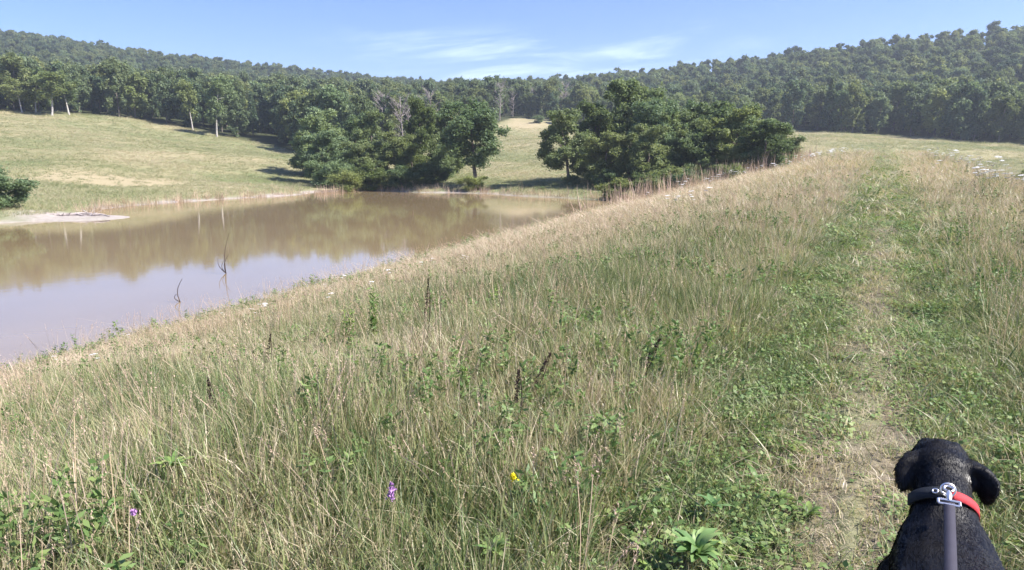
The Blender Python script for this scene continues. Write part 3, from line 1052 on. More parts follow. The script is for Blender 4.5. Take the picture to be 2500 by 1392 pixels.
for kind, px, top, D, w, lab in (
        (BUSH[0], 800, 385, 78, 120, 'bright green bush by the meadow at the left end of the shore trees'),
        (BUSH[0], 850, 410, 74, 90, 'low bright bush spilling toward the muddy shore'),
        (BUSH[1], 920, 395, 75, 110, 'dark bush over the water left of the shady hollow'),
        (BUSH[1], 985, 400, 74, 110, 'dark bush in the shady hollow on the far shore'),
        (BUSH[1], 1060, 390, 75, 120, 'dark bush between the hollow and the broad shade tree'),
        (BUSH[0], 1085, 345, 82, 80, 'pale yellow green sunlit bush seen through the gap left of the bare trunk'),
        (BUSH[0], 1155, 425, 70, 80, 'leafy bush at the foot of the broad shade tree'),
        (BUSH[0], 1325, 452, 66.5, 90, 'low pale bush on the bank below the meadow gap'),
        (BUSH[1], 1240, 458, 67.5, 50, 'tiny dark bush on the waterline right of the shade tree')):
    tree_px(kind, px, top, D, w, label=lab, cat='bush', group='bushes along the far shore', name='bush')
tree_px(BUSH[1], -12, 402, 50, 140, label='dark round bush cut by the left edge of the picture, above the water', cat='bush', name='bush')
tree_px(BUSH[1], 2525, 405, 34, 70, label='dark weedy bush at the right edge of the picture beside the dam', cat='bush', name='bush')
tree_px(BUSH[0], 1315, 280, 205, 60, label='lone low bush at the far end of the meadow gap', cat='bush', name='bush')

for k, px, top, D, lab in ((0, 985, 236, 96, 'bare grey dead tree rising behind the shore trees'), (1, 1008, 262, 90, 'thin bare tree with a white trunk beside the dead grey tree'),
                           (0, 1060, 215, 150, 'bare grey tree on the slope behind the broad shade tree'), (0, 950, 222, 150, 'bare grey tree left of the dead tree behind the shore'),
                           (1, 1340, 205, 222, 'pale bare tree above the far end of the meadow gap'), (0, 1375, 200, 226, 'grey bare tree right of the far meadow end'),
                           (1, 1300, 212, 230, 'pale bare tree left of the others above the meadow gap')):
    tree_px(DEAD[k], px, top, D, label=lab, group='bare trees behind the pond', name='bare_tree', crown_name='limbs')
for k, px, top, D, w, lab in ((0, 530, 182, 158, 88, 'tall birch with a bright white trunk at the lower edge of the left meadow woods'),
                              (1, 132, 172, 166, 95, 'pale birch with a white trunk at the top of the left meadow'),
                              (1, 62, 190, 170, 70, 'slim birch left of the pale one above the left meadow'),
                              (0, 95, 180, 172, 70, 'slim birch just left of the pale birch above the left meadow'),
                              (1, 175, 185, 169, 70, 'slim birch just right of the pale birch above the left meadow'),
                              (0, 472, 195, 166, 60, 'slim birch behind the bright white trunked one')):
    tree_px(BIRCH[k], px, top, D, w, label=lab, group='birches along the left meadow', name='birch_tree')

# the wooded hillsides
r = 132.0
allp = []
while r < 655:
    sp = 6.0 if r < 253 else (7.2 if r < 363 else 7.8)
    nn_ = int((px_az(2950) - px_az(-450)) * r / sp)
    a = px_az(-450) + (np.arange(nn_) + RS.uniform(0, 1, nn_)) / nn_ * (px_az(2950) - px_az(-450))
    rr = r + RS.uniform(-0.4, 0.4, nn_) * sp
    allp.append(np.stack([rr * np.sin(a), rr * np.cos(a), rr], 1))
    r += sp * 0.86
allp = np.concatenate(allp)
pxs = world_px(allp[:, 0], allp[:, 1])
ed = np.interp(pxs, EDGE_X, EDGE_D)
rd = np.interp(pxs, RIDGE_X, RIDGE_D)
ok = (allp[:, 2] > ed + 1.5) & (allp[:, 2] < rd + 14)
allp, pxs, ed = allp[ok], pxs[ok], ed[ok]
depth = allp[:, 2] - ed
order = np.argsort(depth * 1.0 + np.where((pxs > -30) & (pxs < 2530), 0, 60))
zz = H(allp[:, 0], allp[:, 1])
rest = []
cnt = 0
LAND = [(120, 'near the left picture edge'), (260, 'behind the birch group'), (420, 'above the bare tan patch'), (600, 'around the white trunked birch'),
        (720, 'above the left meadow corner'), (860, 'over the left shore trees'), (1000, 'over the shady hollow'), (1130, 'left of the broad shade tree'),
        (1260, 'over the broad shade tree'), (1400, 'over the meadow gap'), (1520, 'over the left clump end'), (1650, 'over the tallest clump tree'),
        (1800, 'over the clump middle'), (1950, 'over the right clump end'), (2080, 'just right of the clump'), (2200, 'straight over the path end'),
        (2330, 'right of the path end'), (2450, 'over the right lace flowers'), (9999, 'near the right picture edge')]
for o_ in order:
    x, y, D = allp[o_]
    px = pxs[o_]
    hh = float(RS.uniform(7.5, 12.5) + 1.0 * (RS.uniform() < 0.15))
    if px > 1900:
        hh *= 1.12
    k = int(RS.choice(6, p=[0.26, 0.2, 0.22, 0.16, 0.145, 0.015]))
    if cnt < 235 and -60 < px < 2560:
        cnt += 1
        dead = RS.uniform() < (0.3 if 1000 < px < 1450 else (0.02 if px < 1000 else 0.0))
        where = [w_ for lim_, w_ in LAND if px < lim_][0]
        row = 'front row' if depth[o_] < 6.5 else ('second row' if depth[o_] < 11 else ('third row' if depth[o_] < 16 else 'further up'))
        gk = 'left' if px < 720 else ('middle' if px < 1450 else 'right')
        if dead:
            put_tree(DEAD[k % 2], x, y, hh * 0.95, label='bare grey tree, %s of the woods, %s' % (row, where), group='bare trees of the %s woods' % gk, name='bare_tree', crown_name='limbs')
            continue
        typ = ['round green', 'tall green', 'pale green wide', 'thin crowned green', 'narrow green', 'dark conical'][k]
        put_tree(FOR[k], x, y, hh, label='%s tree, %s of the woods, %s' % (typ, row, where), group='trees of the %s woods' % gk, name='conifer' if k == 5 else 'forest_tree')
    else:
        rest.append((x, y, zz[o_], hh * (1 - 0.2 * min(1.0, max(0.0, (D - 300) / 150))), k))
rest = np.array(rest)


P_all = rest[:, :3]
srcs = []
for m_ in FOR[:5]:
    o = bpy.data.objects.new('wood_crown', m_['crown'])
    srcs.append(o)
n = len(rest)
sc = rest[:, 3] / 10.4
scatter('forest', srcs, P_all - np.array([0, 0, 0.3]), np.stack([np.zeros(n), np.zeros(n), RS.uniform(0, 2 * PI, n)], 1),
        np.stack([sc * RS.uniform(0.95, 1.3, n), sc * RS.uniform(0.95, 1.3, n), sc], 1), RS.uniform(-0.6, 0.6, n),
        'dense green summer forest covering both hillsides up to the ridge', 'forest')

# ------------------------------------------------------------------ reeds and shore plants
def reed(i):
    return src('reed_clump', [blades(6, 0.35, 0.55, 1.35, 0.016, 0.032, 0.16, 5, 0.4, 1.0)[:3], blades(10, 0.35, 0.3, 0.8, 0.012, 0.02, 0.5, 4, 0.0, 0.6)[:3]], M_straw)


S_reed = [reed(i) for i in range(4)]
rp = []
for i in range(260):                       # pale stalks along the toe of the dam, in front of the clump
    q = RS.uniform() ** 0.8
    t_ = 47 + 30 * q + RS.normal(0, 1.0)
    s_ = 17.6 - 11.0 * q + RS.normal(0, 0.7)
    if RS.uniform() > 0.35 + 0.8 * patch(t_, s_, 0.8, 2):
        continue
    p = t_ * DD + s_ * DN
    rp.append((p[0], p[1], RS.uniform(1.0, 1.75)))
reed_pts = np.array(rp)
z = H(reed_pts[:, 0], reed_pts[:, 1])
n = len(z)
scatter('pale_reeds', S_reed, np.stack([reed_pts[:, 0], reed_pts[:, 1], np.maximum(z, WATER) - 0.02], 1), np.stack([RS.normal(0, .1, n), RS.normal(0, .1, n), RS.uniform(0, 6, n)], 1),
        np.stack([reed_pts[:, 2]] * 3, 1), RS.uniform(0.1, 0.5, n), 'pale dry reeds standing before the dark clump at the pond corner', 'reeds')
rp = []
for i in range(len(shore_pts) - 1):
    a, b = shore_pts[i], shore_pts[i + 1]
    L = np.linalg.norm(b - a)
    for j in range(int(L * 7)):
        p = a + (b - a) * RS.uniform() + (a - cen) / np.linalg.norm(a - cen) * abs(RS.normal(0.5, 0.7))
        if math.hypot(p[0] - SPIT[0], p[1] - SPIT[1]) > 4.2:
            rp.append((p[0], p[1], RS.uniform(0.35, 0.85)))
reed_pts = np.array(rp)
z = H(reed_pts[:, 0], reed_pts[:, 1])
n = len(z)
scatter('shore_sedge', S_reed, np.stack([reed_pts[:, 0], reed_pts[:, 1], np.maximum(z, WATER) - 0.02], 1), np.stack([RS.normal(0, .15, n), RS.normal(0, .15, n), RS.uniform(0, 6, n)], 1),
        np.stack([reed_pts[:, 2] * 1.3, reed_pts[:, 2] * 1.3, reed_pts[:, 2]], 1), RS.uniform(-0.4, 0.4, n), 'patchy sedge fringing the muddy far shore of the pond', 'sedge')
rp = []
for i in range(420):                       # tall thin stems against the water on the near bank
    t_ = RS.uniform(8, 56)
    s_ = RS.uniform(10.5, 16.5)
    p = t_ * DD + s_ * DN
    rp.append((p[0], p[1], RS.uniform(0.5, 1.0)))
reed_pts = np.array(rp)
z = H(reed_pts[:, 0], reed_pts[:, 1])
n = len(z)
scatter('bank_stems', S_straw, np.stack([reed_pts[:, 0], reed_pts[:, 1], z], 1), np.stack([RS.normal(0, .15, n), RS.normal(0, .15, n), RS.uniform(0, 6, n)], 1),
        np.stack([reed_pts[:, 2] * 1.5, reed_pts[:, 2] * 1.5, reed_pts[:, 2] * 1.25], 1), RS.uniform(0.0, 0.4, n), 'tall pinkish straw stems on the near bank against the brown water', 'grass')

rp = []
for i in range(900):                       # rank weeds and sedge along the near waterline, in clusters
    t_ = RS.uniform(3, 60)
    shore_s = 2.6 + (RISE * t_ - WATER) / 0.228
    if RS.uniform() > 0.25 + 0.9 * patch(t_, t_ * 0.3, 1.1, 3):
        continue
    p = t_ * DD + (shore_s + RS.normal(-0.5, 0.55)) * DN
    rp.append((p[0], p[1], RS.uniform(0.5, 1.3)))
q_ = np.array(rp)
z = H(q_[:, 0], q_[:, 1])
n = len(z)
scatter('bank_weeds', S_herb + S_broad + S_fine[:3], np.stack([q_[:, 0], q_[:, 1], np.maximum(z, WATER - 0.05)], 1), np.stack([RS.normal(0, .2, n), RS.normal(0, .2, n), RS.uniform(0, 6, n)], 1),
        np.stack([q_[:, 2] * 1.5, q_[:, 2] * 1.5, q_[:, 2] * 1.1], 1), RS.uniform(-0.3, 0.6, n), 'ragged weeds and sedge growing along the near waterline', 'weeds')


# ------------------------------------------------------------------ wildflowers
def lace_meshes(seed):
    rs = np.random.RandomState(seed)
    q = np.linspace(0, 1, 6)
    stem = tube(np.stack([0.05 * q ** 2, 0.02 * q, 0.7 * q - 0.03], 1), np.linspace(0.004, 0.002, 6), 4)
    side = tube(np.stack([0.015 + 0.10 * q, 0.01 - 0.04 * q, 0.32 + 0.25 * q], 1), np.linspace(0.003, 0.0015, 6), 4)
    lf = leafquads(rs.normal(0, 0.05, (18, 3)) + np.array([0.02, 0, 0.25]), 0.03, np.array([[0, 0, 0.3]]), 0.3, rs)
    V, F, v = join([stem, side, lf])
    st_m = mesh_np('lace_stem', V, F, M_stem)
    heads = []
    for c_, R_ in (((0.05, 0.02, 0.68), 0.070), ((0.115, -0.03, 0.58), 0.045)):
        k = 150
        a = rs.uniform(0, 2 * PI, k)
        rr = R_ * np.sqrt(rs.uniform(0, 1, k))
        P = np.stack([c_[0] + rr * np.cos(a), c_[1] + rr * np.sin(a), c_[2] + 0.018 - 2 * rr ** 2 + rs.normal(0, 0.003, k)], 1)
        V, F, v = leafquads(P, 0.0095, np.array([[0, 0, 2.5]]), 0.9, rs)
        heads.append(mesh_np('lace_head', V, F, M_white))
    return st_m, heads


LACE = [lace_meshes(s_) for s_ in (1, 2, 3)]


def lace(x, y, sc, label, group):
    e = bpy.data.objects.new('lace_flower', None)
    COL.objects.link(e)
    e.location = (x, y, h1(x, y))
    e.rotation_euler = (RS.normal(0, .12), RS.normal(0, .12), RS.uniform(0, 6.28))
    e.scale = (sc * RS.uniform(1, 1.3),) * 2 + (sc,)
    e.empty_display_size = 0.1
    tag(e, label, 'wildflower', group)
    k = RS.randint(0, 3)
    link('stem', LACE[k][0], e)
    for hm in LACE[k][1]:
        link('flower_head', hm, e)


def lace_set(n, tr, sr, sc, label, group):
    rows = sorted(((RS.uniform(*tr), RS.uniform(*sr), RS.uniform(*sc)) for i in range(n)))
    for i, (t_, s_, c_) in enumerate(rows):
        p = t_ * DD + s_ * DN
        size = ['short', 'middling', 'tall'][min(2, int(3 * (c_ - sc[0]) / (sc[1] - sc[0])))]
        far_ = ['first', 'second', 'third', 'fourth', 'fifth', 'sixth'][min(5, int(6 * (t_ - tr[0]) / (tr[1] - tr[0])))]
        side_ = 'left' if s_ > (sr[0] + sr[1]) / 2 else 'right'
        lace(p[0], p[1], c_, '%s white lace flower, %s side, %s of six stretches outward, %s' % (size, side_, far_, label), group)


lace_set(72, (15, 60), (-4.6, -1.7), (0.85, 1.25), 'right shoulder of the dam', 'white lace flowers right of the path')
lace_set(40, (44, 76), (1.6, 7.0), (0.95, 1.25), 'left of the path end', 'white lace flowers left of the path end')
lace_set(34, (32, 60), (3.5, 10.5), (0.95, 1.3), 'dam slope below the clump', 'white lace flowers on the far dam slope')
lace_set(6, (17.5, 19.5), (4.0, 4.9), (0.7, 0.9), 'bunch midway up the slope', 'white lace flowers in the bunch midway')
lace_set(20, (5, 14), (7.0, 12.0), (0.38, 0.58), 'near bank above the water', 'white lace flowers on the near bank')


# broad leaved weeds
def rosette_mesh(seed, nl, L, W, upright=0.7):
    rs = np.random.RandomState(seed)
    Vs, Fs, vs = [], [], []
    o = 0
    for i in range(nl):
        a = i * 2.4 + rs.uniform(-0.3, 0.3)
        ln = L * rs.uniform(0.55, 1.1)
        up = upright * rs.uniform(0.5, 1.4)
        k = 8
        q = np.linspace(0, 1, k)
        el_ = up * (1 - 1.25 * q * rs.uniform(0.6, 1.2))
        x = np.concatenate([[0], np.cumsum(np.cos(el_)[:-1])]) * ln / (k - 1)
        z = np.concatenate([[0], np.cumsum(np.sin(el_)[:-1])]) * ln / (k - 1)
        w = W * (0.10 + np.sin(np.clip(q * 1.05, 0, 1) * PI) ** 0.75) * rs.uniform(0.8, 1.2) * 0.5
        w[-1] = 0.002
        wav = 0.18 * np.sin(q * 14 + rs.uniform(0, 6)) * w
        P = np.zeros((k, 3, 3))
        for j, sg in enumerate((-1, 0, 1)):
            P[:, j, 0] = x * math.cos(a) - sg * w * math.sin(a)
            P[:, j, 1] = x * math.sin(a) + sg * w * math.cos(a)
            P[:, j, 2] = z + (abs(sg) * w * 0.35) + sg * wav + 0.01
        Vs.append(P.reshape(-1, 3))
        f_ = []
        for r_ in range(k - 1):
            for j in range(2):
                b_ = o + r_ * 3 + j
                f_.append((b_, b_ + 1, b_ + 4, b_ + 3))
        Fs.append(np.array(f_))
        vs.append(np.full(k * 3, rs.uniform(0.1, 1)))
        o += k * 3
    return mesh_np('rosette', np.concatenate(Vs), np.concatenate(Fs), M_herb2, True, dict(v=np.concatenate(vs)))


ROS = [rosette_mesh(3, 24, 0.12, 0.026, 1.1), rosette_mesh(5, 16, 0.10, 0.022, 0.9), rosette_mesh(8, 12, 0.08, 0.02, 0.8)]


def ground_px(px, py, dz=0.0):
    """march the pixel's ray to the ground"""
    d = ray(px, py)
    d = d / np.linalg.norm(d)
    tt = np.concatenate([np.linspace(1, 20, 400), np.linspace(20, 100, 400)])
    P = d[None] * tt[:, None] + np.array([0, 0, EYE])
    zz_ = H(P[:, 0], P[:, 1]) + dz
    k = np.argmax(P[:, 2] < zz_)
    return P[k]


for i, (k, px, py, sc_, dz, lab) in enumerate((
        (0, 1700, 1350, 1.15, 0.08, 'large broad leaved weed at the bottom of the picture left of the dog'),
        (1, 1655, 1290, 1.0, 0.07, 'pale leaved weed just above and left of the largest broad leaved weed'),
        (1, 1840, 1300, 0.9, 0.06, 'broad leaved weed two plants right of the largest one'),
        (2, 1600, 1375, 1.1, 0.06, 'small weed at the very bottom left of the largest one'),
        (1, 1760, 1385, 1.0, 0.05, 'yellow green weed at the very bottom right of the largest one'),
        (2, 1850, 1160, 1.1, 0.05, 'small weed in the grass well above the broad leaved weeds'),
        (2, 1930, 1130, 1.0, 0.04, 'small weed by the path left rim level with the dog head'),
        (2, 1870, 960, 1.1, 0.05, 'small weed at the path left rim below the yellowish one'),
        (2, 2370, 930, 1.0, 0.04, 'small weed in the grass right of the path above the dog'),
        (1, 1775, 1330, 1.0, 0.06, 'pale broad leaved weed just right of the largest one'),
        (1, 1580, 1335, 0.9, 0.06, 'broad leaved weed just left of the largest one'),
        (2, 1900, 1200, 1.1, 0.05, 'small broad leaved weed between the largest one and the path'),
        (1, 1975, 1240, 0.9, 0.05, 'dark leaved weed nearest the dog on its left side'),
        (2, 1985, 850, 1.2, 0.04, 'yellowish leafy weed at the left rim of the path midway up'),
        (2, 1940, 805, 1.2, 0.04, 'bright green weed just above the yellowish one at the path rim'),
        (2, 1740, 1230, 1.0, 0.1, 'low weed in the grass above the largest broad leaved weed'),
        (2, 2100, 1165, 0.6, 0.02, 'tiny dark weed in the trodden grass left of the dog head'),
        (1, 1210, 1330, 0.9, 0.15, 'broad leaved weed in the grass near the bottom centre'),
        (1, 420, 1120, 1.0, 0.2, 'bluish green weed in the grass at lower left'))):
    p = ground_px(px, py, dz)
    o = link('broadleaf_weed', ROS[k], loc=(p[0], p[1], h1(p[0], p[1])))
    if dz > 0.07:
        o.location.z += dz * 0.7
    o.rotation_euler = (RS.normal(0, .1), RS.normal(0, .1), RS.uniform(0, 6))
    o.scale = (sc_ * 0.95,) * 3
    tag(o, lab, 'weed', 'broad leaved weeds in the grass')


# leafy upright weeds
def weed_mesh(seed, Hh=0.7, nl=60, L=0.035):
    rs = np.random.RandomState(seed)
    parts = []
    for b_ in range(3):
        ln = rs.normal(0, 0.07, 2)
        q = np.linspace(0, 1, 7)
        hb = Hh * rs.uniform(0.75, 1)
        pts = np.stack([ln[0] * q, ln[1] * q, hb * q - 0.03], 1)
        parts.append(tube(pts, np.linspace(0.004, 0.0015, 7), 4))
        qq = rs.uniform(0.15, 1, nl)
        a_ = rs.uniform(0, 2 * PI, nl)
        dr = np.stack([np.cos(a_), np.sin(a_), rs.uniform(0.2, 0.9, nl)], 1)
        c_ = np.stack([ln[0] * qq, ln[1] * qq, hb * qq], 1) + dr * L * 0.9 * (1.3 - qq[:, None] * 0.6)
        parts.append(leafquads(c_, L * (1.25 - 0.5 * qq), np.array([[0, 0, 0.5]]), 0.25, rs, 0, 1, long_dir=dr))
    V, F, v = join(parts)
    return mesh_np('leafy_weed', V, F, M_herb2, False, dict(v=v))


WEED = [weed_mesh(s_, 0.75) for s_ in (1, 2)]
for px, py, hs, lab in ((912, 830, 1.25, 'tall dark leafy weed standing above the grass near the water'), (850, 850, 1.0, 'leafy weed just left of the tall dark one'),
                        (690, 930, 0.9, 'leafy weed in the grass left of the dark stalk'), (1205, 760, 0.9, 'bright green leafy weed right of the tall dark one'),
                        (1130, 960, 0.75, 'leafy weed in the grass below the dark stalk'), (560, 1000, 0.7, 'leafy weed at lower left in the grass'),
                        (940, 700, 0.9, 'leafy weed on the bank close behind the tall dark one'), (740, 760, 0.8, 'leafy weed at the edge of the near bank'),
                        (330, 780, 0.8, 'dark leafy weed on the bank at the left of the water'), (420, 770, 0.75, 'dark leafy weed on the bank right of another one'),
                        (1640, 700, 0.6, 'leafy weed in the middle of the meadow slope'), (1170, 590, 0.8, 'dark leafy weed at the waterline in the middle of the near bank')):
    p = ground_px(px, py, 0.12)
    o = link('leafy_weed', WEED[RS.randint(0, 2)], loc=(p[0], p[1], h1(p[0], p[1])))
    o.rotation_euler = (RS.normal(0, .08), RS.normal(0, .08), RS.uniform(0, 6))
    hs *= 0.62
    o.scale = (hs,) * 3
    tag(o, lab, 'weed', 'upright leafy weeds in the meadow')


# single stalks
def stalk(name, base, tip_off, r, mat, label, cat, head=None, headmat=None, headr=0.008, group=None):
    base = np.array(base, float)
    q = np.linspace(0, 1, 8)
    tip = np.array(tip_off, float)
    pts = tip[None] * q[:, None] + np.stack([0.03 * np.sin(q * PI), 0 * q, 0 * q], 1)
    e = bpy.data.objects.new(name, None)
    COL.objects.link(e)
    e.location = base
    e.empty_display_size = 0.1
    tag(e, label, cat, group)
    V, F, v = tube(pts, np.linspace(r, r * 0.5, 8), 5)
    link('stem', mesh_np('stem', V, F, mat, True), e)
    if head:
        d = tip / np.linalg.norm(tip)
        k = 160
        qq = RS.uniform(1 - head, 1.0, k)
        P = tip[None] * qq[:, None] + RS.normal(0, headr, (k, 3)) * (1.1 - 0.7 * ((qq - 1 + head) / head))[:, None]
        V, F, v = leafquads(P, headr * 0.8, np.zeros((k, 3)), 0.6, RS)
        link('seed_head' if headmat is not M_purple and headmat is not M_yellow else 'blossom', mesh_np('head', V, F, headmat, False, dict(v=v)), e)
    return e


for px, py, dz, tip, lab in ((1030, 850, 0.0, (0.06, 0, 0.62), 'dark brown seed stalk standing in the grass left of the middle'),
                             (1530, 930, 0.05, (0.20, 0.06, 0.34), 'dark brown seed stalk leaning right near the middle of the grass'),
                             (1265, 975, 0.05, (0.18, 0.05, 0.34), 'thin dark stalk leaning right in the lower middle of the grass'),
                             (1252, 1030, 0.05, (0.03, 0, 0.36), 'short brown seed stalk just below the thin leaning one'),
                             (640, 930, 0.0, (0.08, 0, 0.45), 'thin dark stalk in the grass at the left near the bank'),
                             (525, 1040, 0.05, (-0.02, 0, 0.38), 'short dark stalk at lower left in the grass')):
    p = ground_px(px, py, 0.1)
    stalk('seed_stalk', (p[0], p[1], h1(p[0], p[1])), tip, 0.004, M_dark, lab, 'dry stalk', 0.5, M_dark, 0.008, 'dark seed stalks in the meadow')
p = ground_px(958, 1250, 0.28)
stalk('vetch_flower', (p[0], p[1], h1(p[0], p[1])), (0.0, 0.0, 0.37), 0.002, M_stem, 'purple flower spike low in the foreground grass', 'wildflower', 0.13, M_purple, 0.006)
p = ground_px(1247, 1185, 0.30)
stalk('buttercup', (p[0], p[1], h1(p[0], p[1])), (0.01, 0.0, 0.33), 0.002, M_stem, 'single bright yellow flower in the foreground grass', 'wildflower', 0.035, M_yellow, 0.006)
p = ground_px(320, 1270, 0.28)
stalk('clover_flower', (p[0], p[1], h1(p[0], p[1])), (0.01, 0.0, 0.30), 0.002, M_stem, 'small faded purple flower in the grass at the lower left', 'wildflower', 0.04, M_purple, 0.005)

# dead twigs standing in the water
for px, py, tips, lab in ((552, 668, ((0.12, 0, 0.62), (-0.24, 0.02, 0.50), (-0.05, 0, 0.42), (0.20, 0, 1.35)), 'forked dead twig sticking out of the pond water'),
                          (440, 738, ((0.10, 0, 0.62), (-0.08, 0, 0.22)), 'dark bent twig sticking out of the water near the left bank')):
    p = at_z(px, py, WATER)
    e = bpy.data.objects.new('dead_twig', None)
    COL.objects.link(e)
    e.location = (p[0], p[1], WATER)
    tag(e, lab, 'twig', 'dead twigs standing in the pond')
    for j, tv in enumerate(tips):
        q = np.linspace(-0.1, 1, 7)
        pts = np.array(tv)[None] * q[:, None] + np.stack([-0.10 * np.sin(q * PI), 0 * q, 0 * q], 1)
        V, F, v = tube(pts, np.linspace(0.014, 0.006, 7), 5)
        link('twig', mesh_np('twig', V, F, M_dark if tv[2] < 1.5 else M_drift, True), e)

# driftwood on the spit
for dx, dy, L, rz, rr, lab in ((-0.6, 0.5, 3.4, 0.06, 0.09, 'long grey driftwood log lying on the sandy spit'), (0.9, 0.1, 2.3, -0.22, 0.07, 'shorter grey driftwood branch at the right tip of the spit'),
                               (-0.2, 1.0, 2.2, 0.3, 0.05, 'thin driftwood branch behind the long log on the spit')):
    rs = np.random.RandomState(int(L * 10))
    q = np.linspace(-0.5, 0.5, 10)
    pts = np.stack([q * L, 0.12 * np.sin(q * 6), 0.05 * np.sin(q * 9)], 1)
    parts = [tube(pts, rr * (1.1 - 0.9 * np.abs(q + 0.1)), 7)]
    for j in range(4):
        k = rs.randint(2, 8)
        p2, r2 = limb(pts[k], (rs.normal(), rs.normal(), rs.uniform(0.1, 0.8)), 0.5, rr * 0.4, 0.01, 4, 0.3, rs)
        parts.append(tube(p2, r2, 4))
    V, F, v = join(parts)
    x, y = SPIT[0] + dx, SPIT[1] + dy
    o = link('driftwood', mesh_np('driftwood', V, F, M_drift, True), loc=(x, y, max(h1(x, y), WATER) + rr * 0.8))
    o.rotation_euler = (0, 0, rz)
    tag(o, lab, 'driftwood', 'driftwood on the spit')


# ------------------------------------------------------------------ the dog
def capsules_to_mesh(chains, voxel, name, mat, smooth_it=6):
    """chains of (x,y,z,rx,ry,rz) blobs -> one continuous remeshed surface"""
    import bmesh
    bm = bmesh.new()
    for ch in chains:
        ch = [np.array(tuple(c) + (0.0,) * (7 - len(c)), float) for c in ch]
        for a, b in zip(ch[:-1], ch[1:]):
            nst = max(2, int(np.linalg.norm(b[:3] - a[:3]) / (0.35 * min(a[3:6].min(), b[3:6].min()))) + 1)
            for i in range(nst + 1):
                c = a + (b - a) * i / nst
                bmesh.ops.create_icosphere(bm, subdivisions=2, radius=1, matrix=Matrix.Translation(c[:3]) @ Matrix.Rotation(math.radians(c[6]), 4, 'Z') @ Matrix.Diagonal((c[3], c[4], c[5], 1)))
        if len(ch) == 1:
            c = ch[0]
            bmesh.ops.create_icosphere(bm, subdivisions=3, radius=1, matrix=Matrix.Translation(c[:3]) @ Matrix.Rotation(math.radians(c[6]), 4, 'Z') @ Matrix.Diagonal((c[3], c[4], c[5], 1)))
    me = bpy.data.meshes.new(name + '_raw')
    bm.to_mesh(me)
    bm.free()
    o = bpy.data.objects.new(name + '_raw', me)
    COL.objects.link(o)
    r_ = o.modifiers.new('r', 'REMESH')
    r_.mode = 'VOXEL'
    r_.voxel_size = voxel
    s_ = o.modifiers.new('s', 'SMOOTH')
    s_.factor = 0.5
    s_.iterations = smooth_it
    dg = bpy.context.evaluated_depsgraph_get()
    me2 = bpy.data.meshes.new_from_object(o.evaluated_get(dg))
    bpy.data.objects.remove(o)
    me2.name = name
    me2.materials.clear()
    me2.materials.append(mat)
    me2.polygons.foreach_set('use_smooth', np.ones(len(me2.polygons), bool))
    return me2


m, nt, out = newmat('black_coat')
t = N(nt, 'ShaderNodeTexCoord')
mp = N(nt, 'ShaderNodeMapping')
mp.inputs['Scale'].default_value = (420, 70, 160)
nt.links.new(t.outputs['Object'], mp.inputs[0])
fn = noise(nt, mp.outputs[0], 1.0, 4, 0.6, 0.6)
fl = noise(nt, t.outputs['Object'], 9, 4)
c = mixc(nt, maprange(nt, fn, 0.35, 0.7), (0.0015, 0.0012, 0.002, 1), (0.005, 0.004, 0.006, 1))
b = principled(nt, c, maprange(nt, fl, 0.35, 0.65, 0.38, 0.62), 0.28)
b.inputs['Sheen Weight'].default_value = 0.04
b.inputs['Sheen Roughness'].default_value = 0.4
bp = N(nt, 'ShaderNodeBump')
bp.inputs['Strength'].default_value = 0.6
bp.inputs['Distance'].default_value = 0.0025
nt.links.new(fn, bp.inputs['Height'])
nt.links.new(bp.outputs[0], b.inputs['Normal'])
nt.links.new(b.outputs[0], out.inputs[0])
M_coat = m

HD = np.array([0, 0.315, 0.735])
chains = [
    # rump, loin, chest, shoulders
    [(0, -0.52, 0.51, .115, .12, .13), (0, -0.35, 0.51, .125, .13, .14), (0, -0.15, 0.49, .138, .14, .165), (0, 0.0, 0.49, .150, .13, .165), (0, 0.08, 0.52, .125, .09, .13)],
    # withers and neck
    [(0, -0.16, 0.58, .140, .10, .085), (0, 0.02, 0.59, .134, .07, .095), (0, 0.09, 0.622, .114, .05, .082), (0, 0.13, 0.65, .090, .05, .075), (0, 0.20, 0.688, .074, .07, .072), (0, 0.27, 0.715, .076, .07, .07)],
    # skull and muzzle
    [tuple(HD) + (.088, .088, .074)],
    [(0, 0.345, 0.760, .076, .06, .060), (0, 0.40, 0.735, .054, .05, .050), (0, 0.47, 0.705, .042, .045, .040), (0, 0.52, 0.695, .036, .03, .034)],
    [(0.052, 0.325, 0.722, .042, .045, .045)], [(-0.052, 0.325, 0.722, .042, .045, .045)],
    # brows
    [(0.034, 0.375, 0.792, .022, .02, .016)], [(-0.034, 0.375, 0.792, .022, .02, .016)],
    # nose
    [(0, 0.553, 0.705, .018, .014, .014)],
    # tail
    [(0, -0.62, 0.53, .035, .035, .035), (0, -0.76, 0.46, .025, .025, .025), (0, -0.88, 0.42, .014, .014, .014)],
]
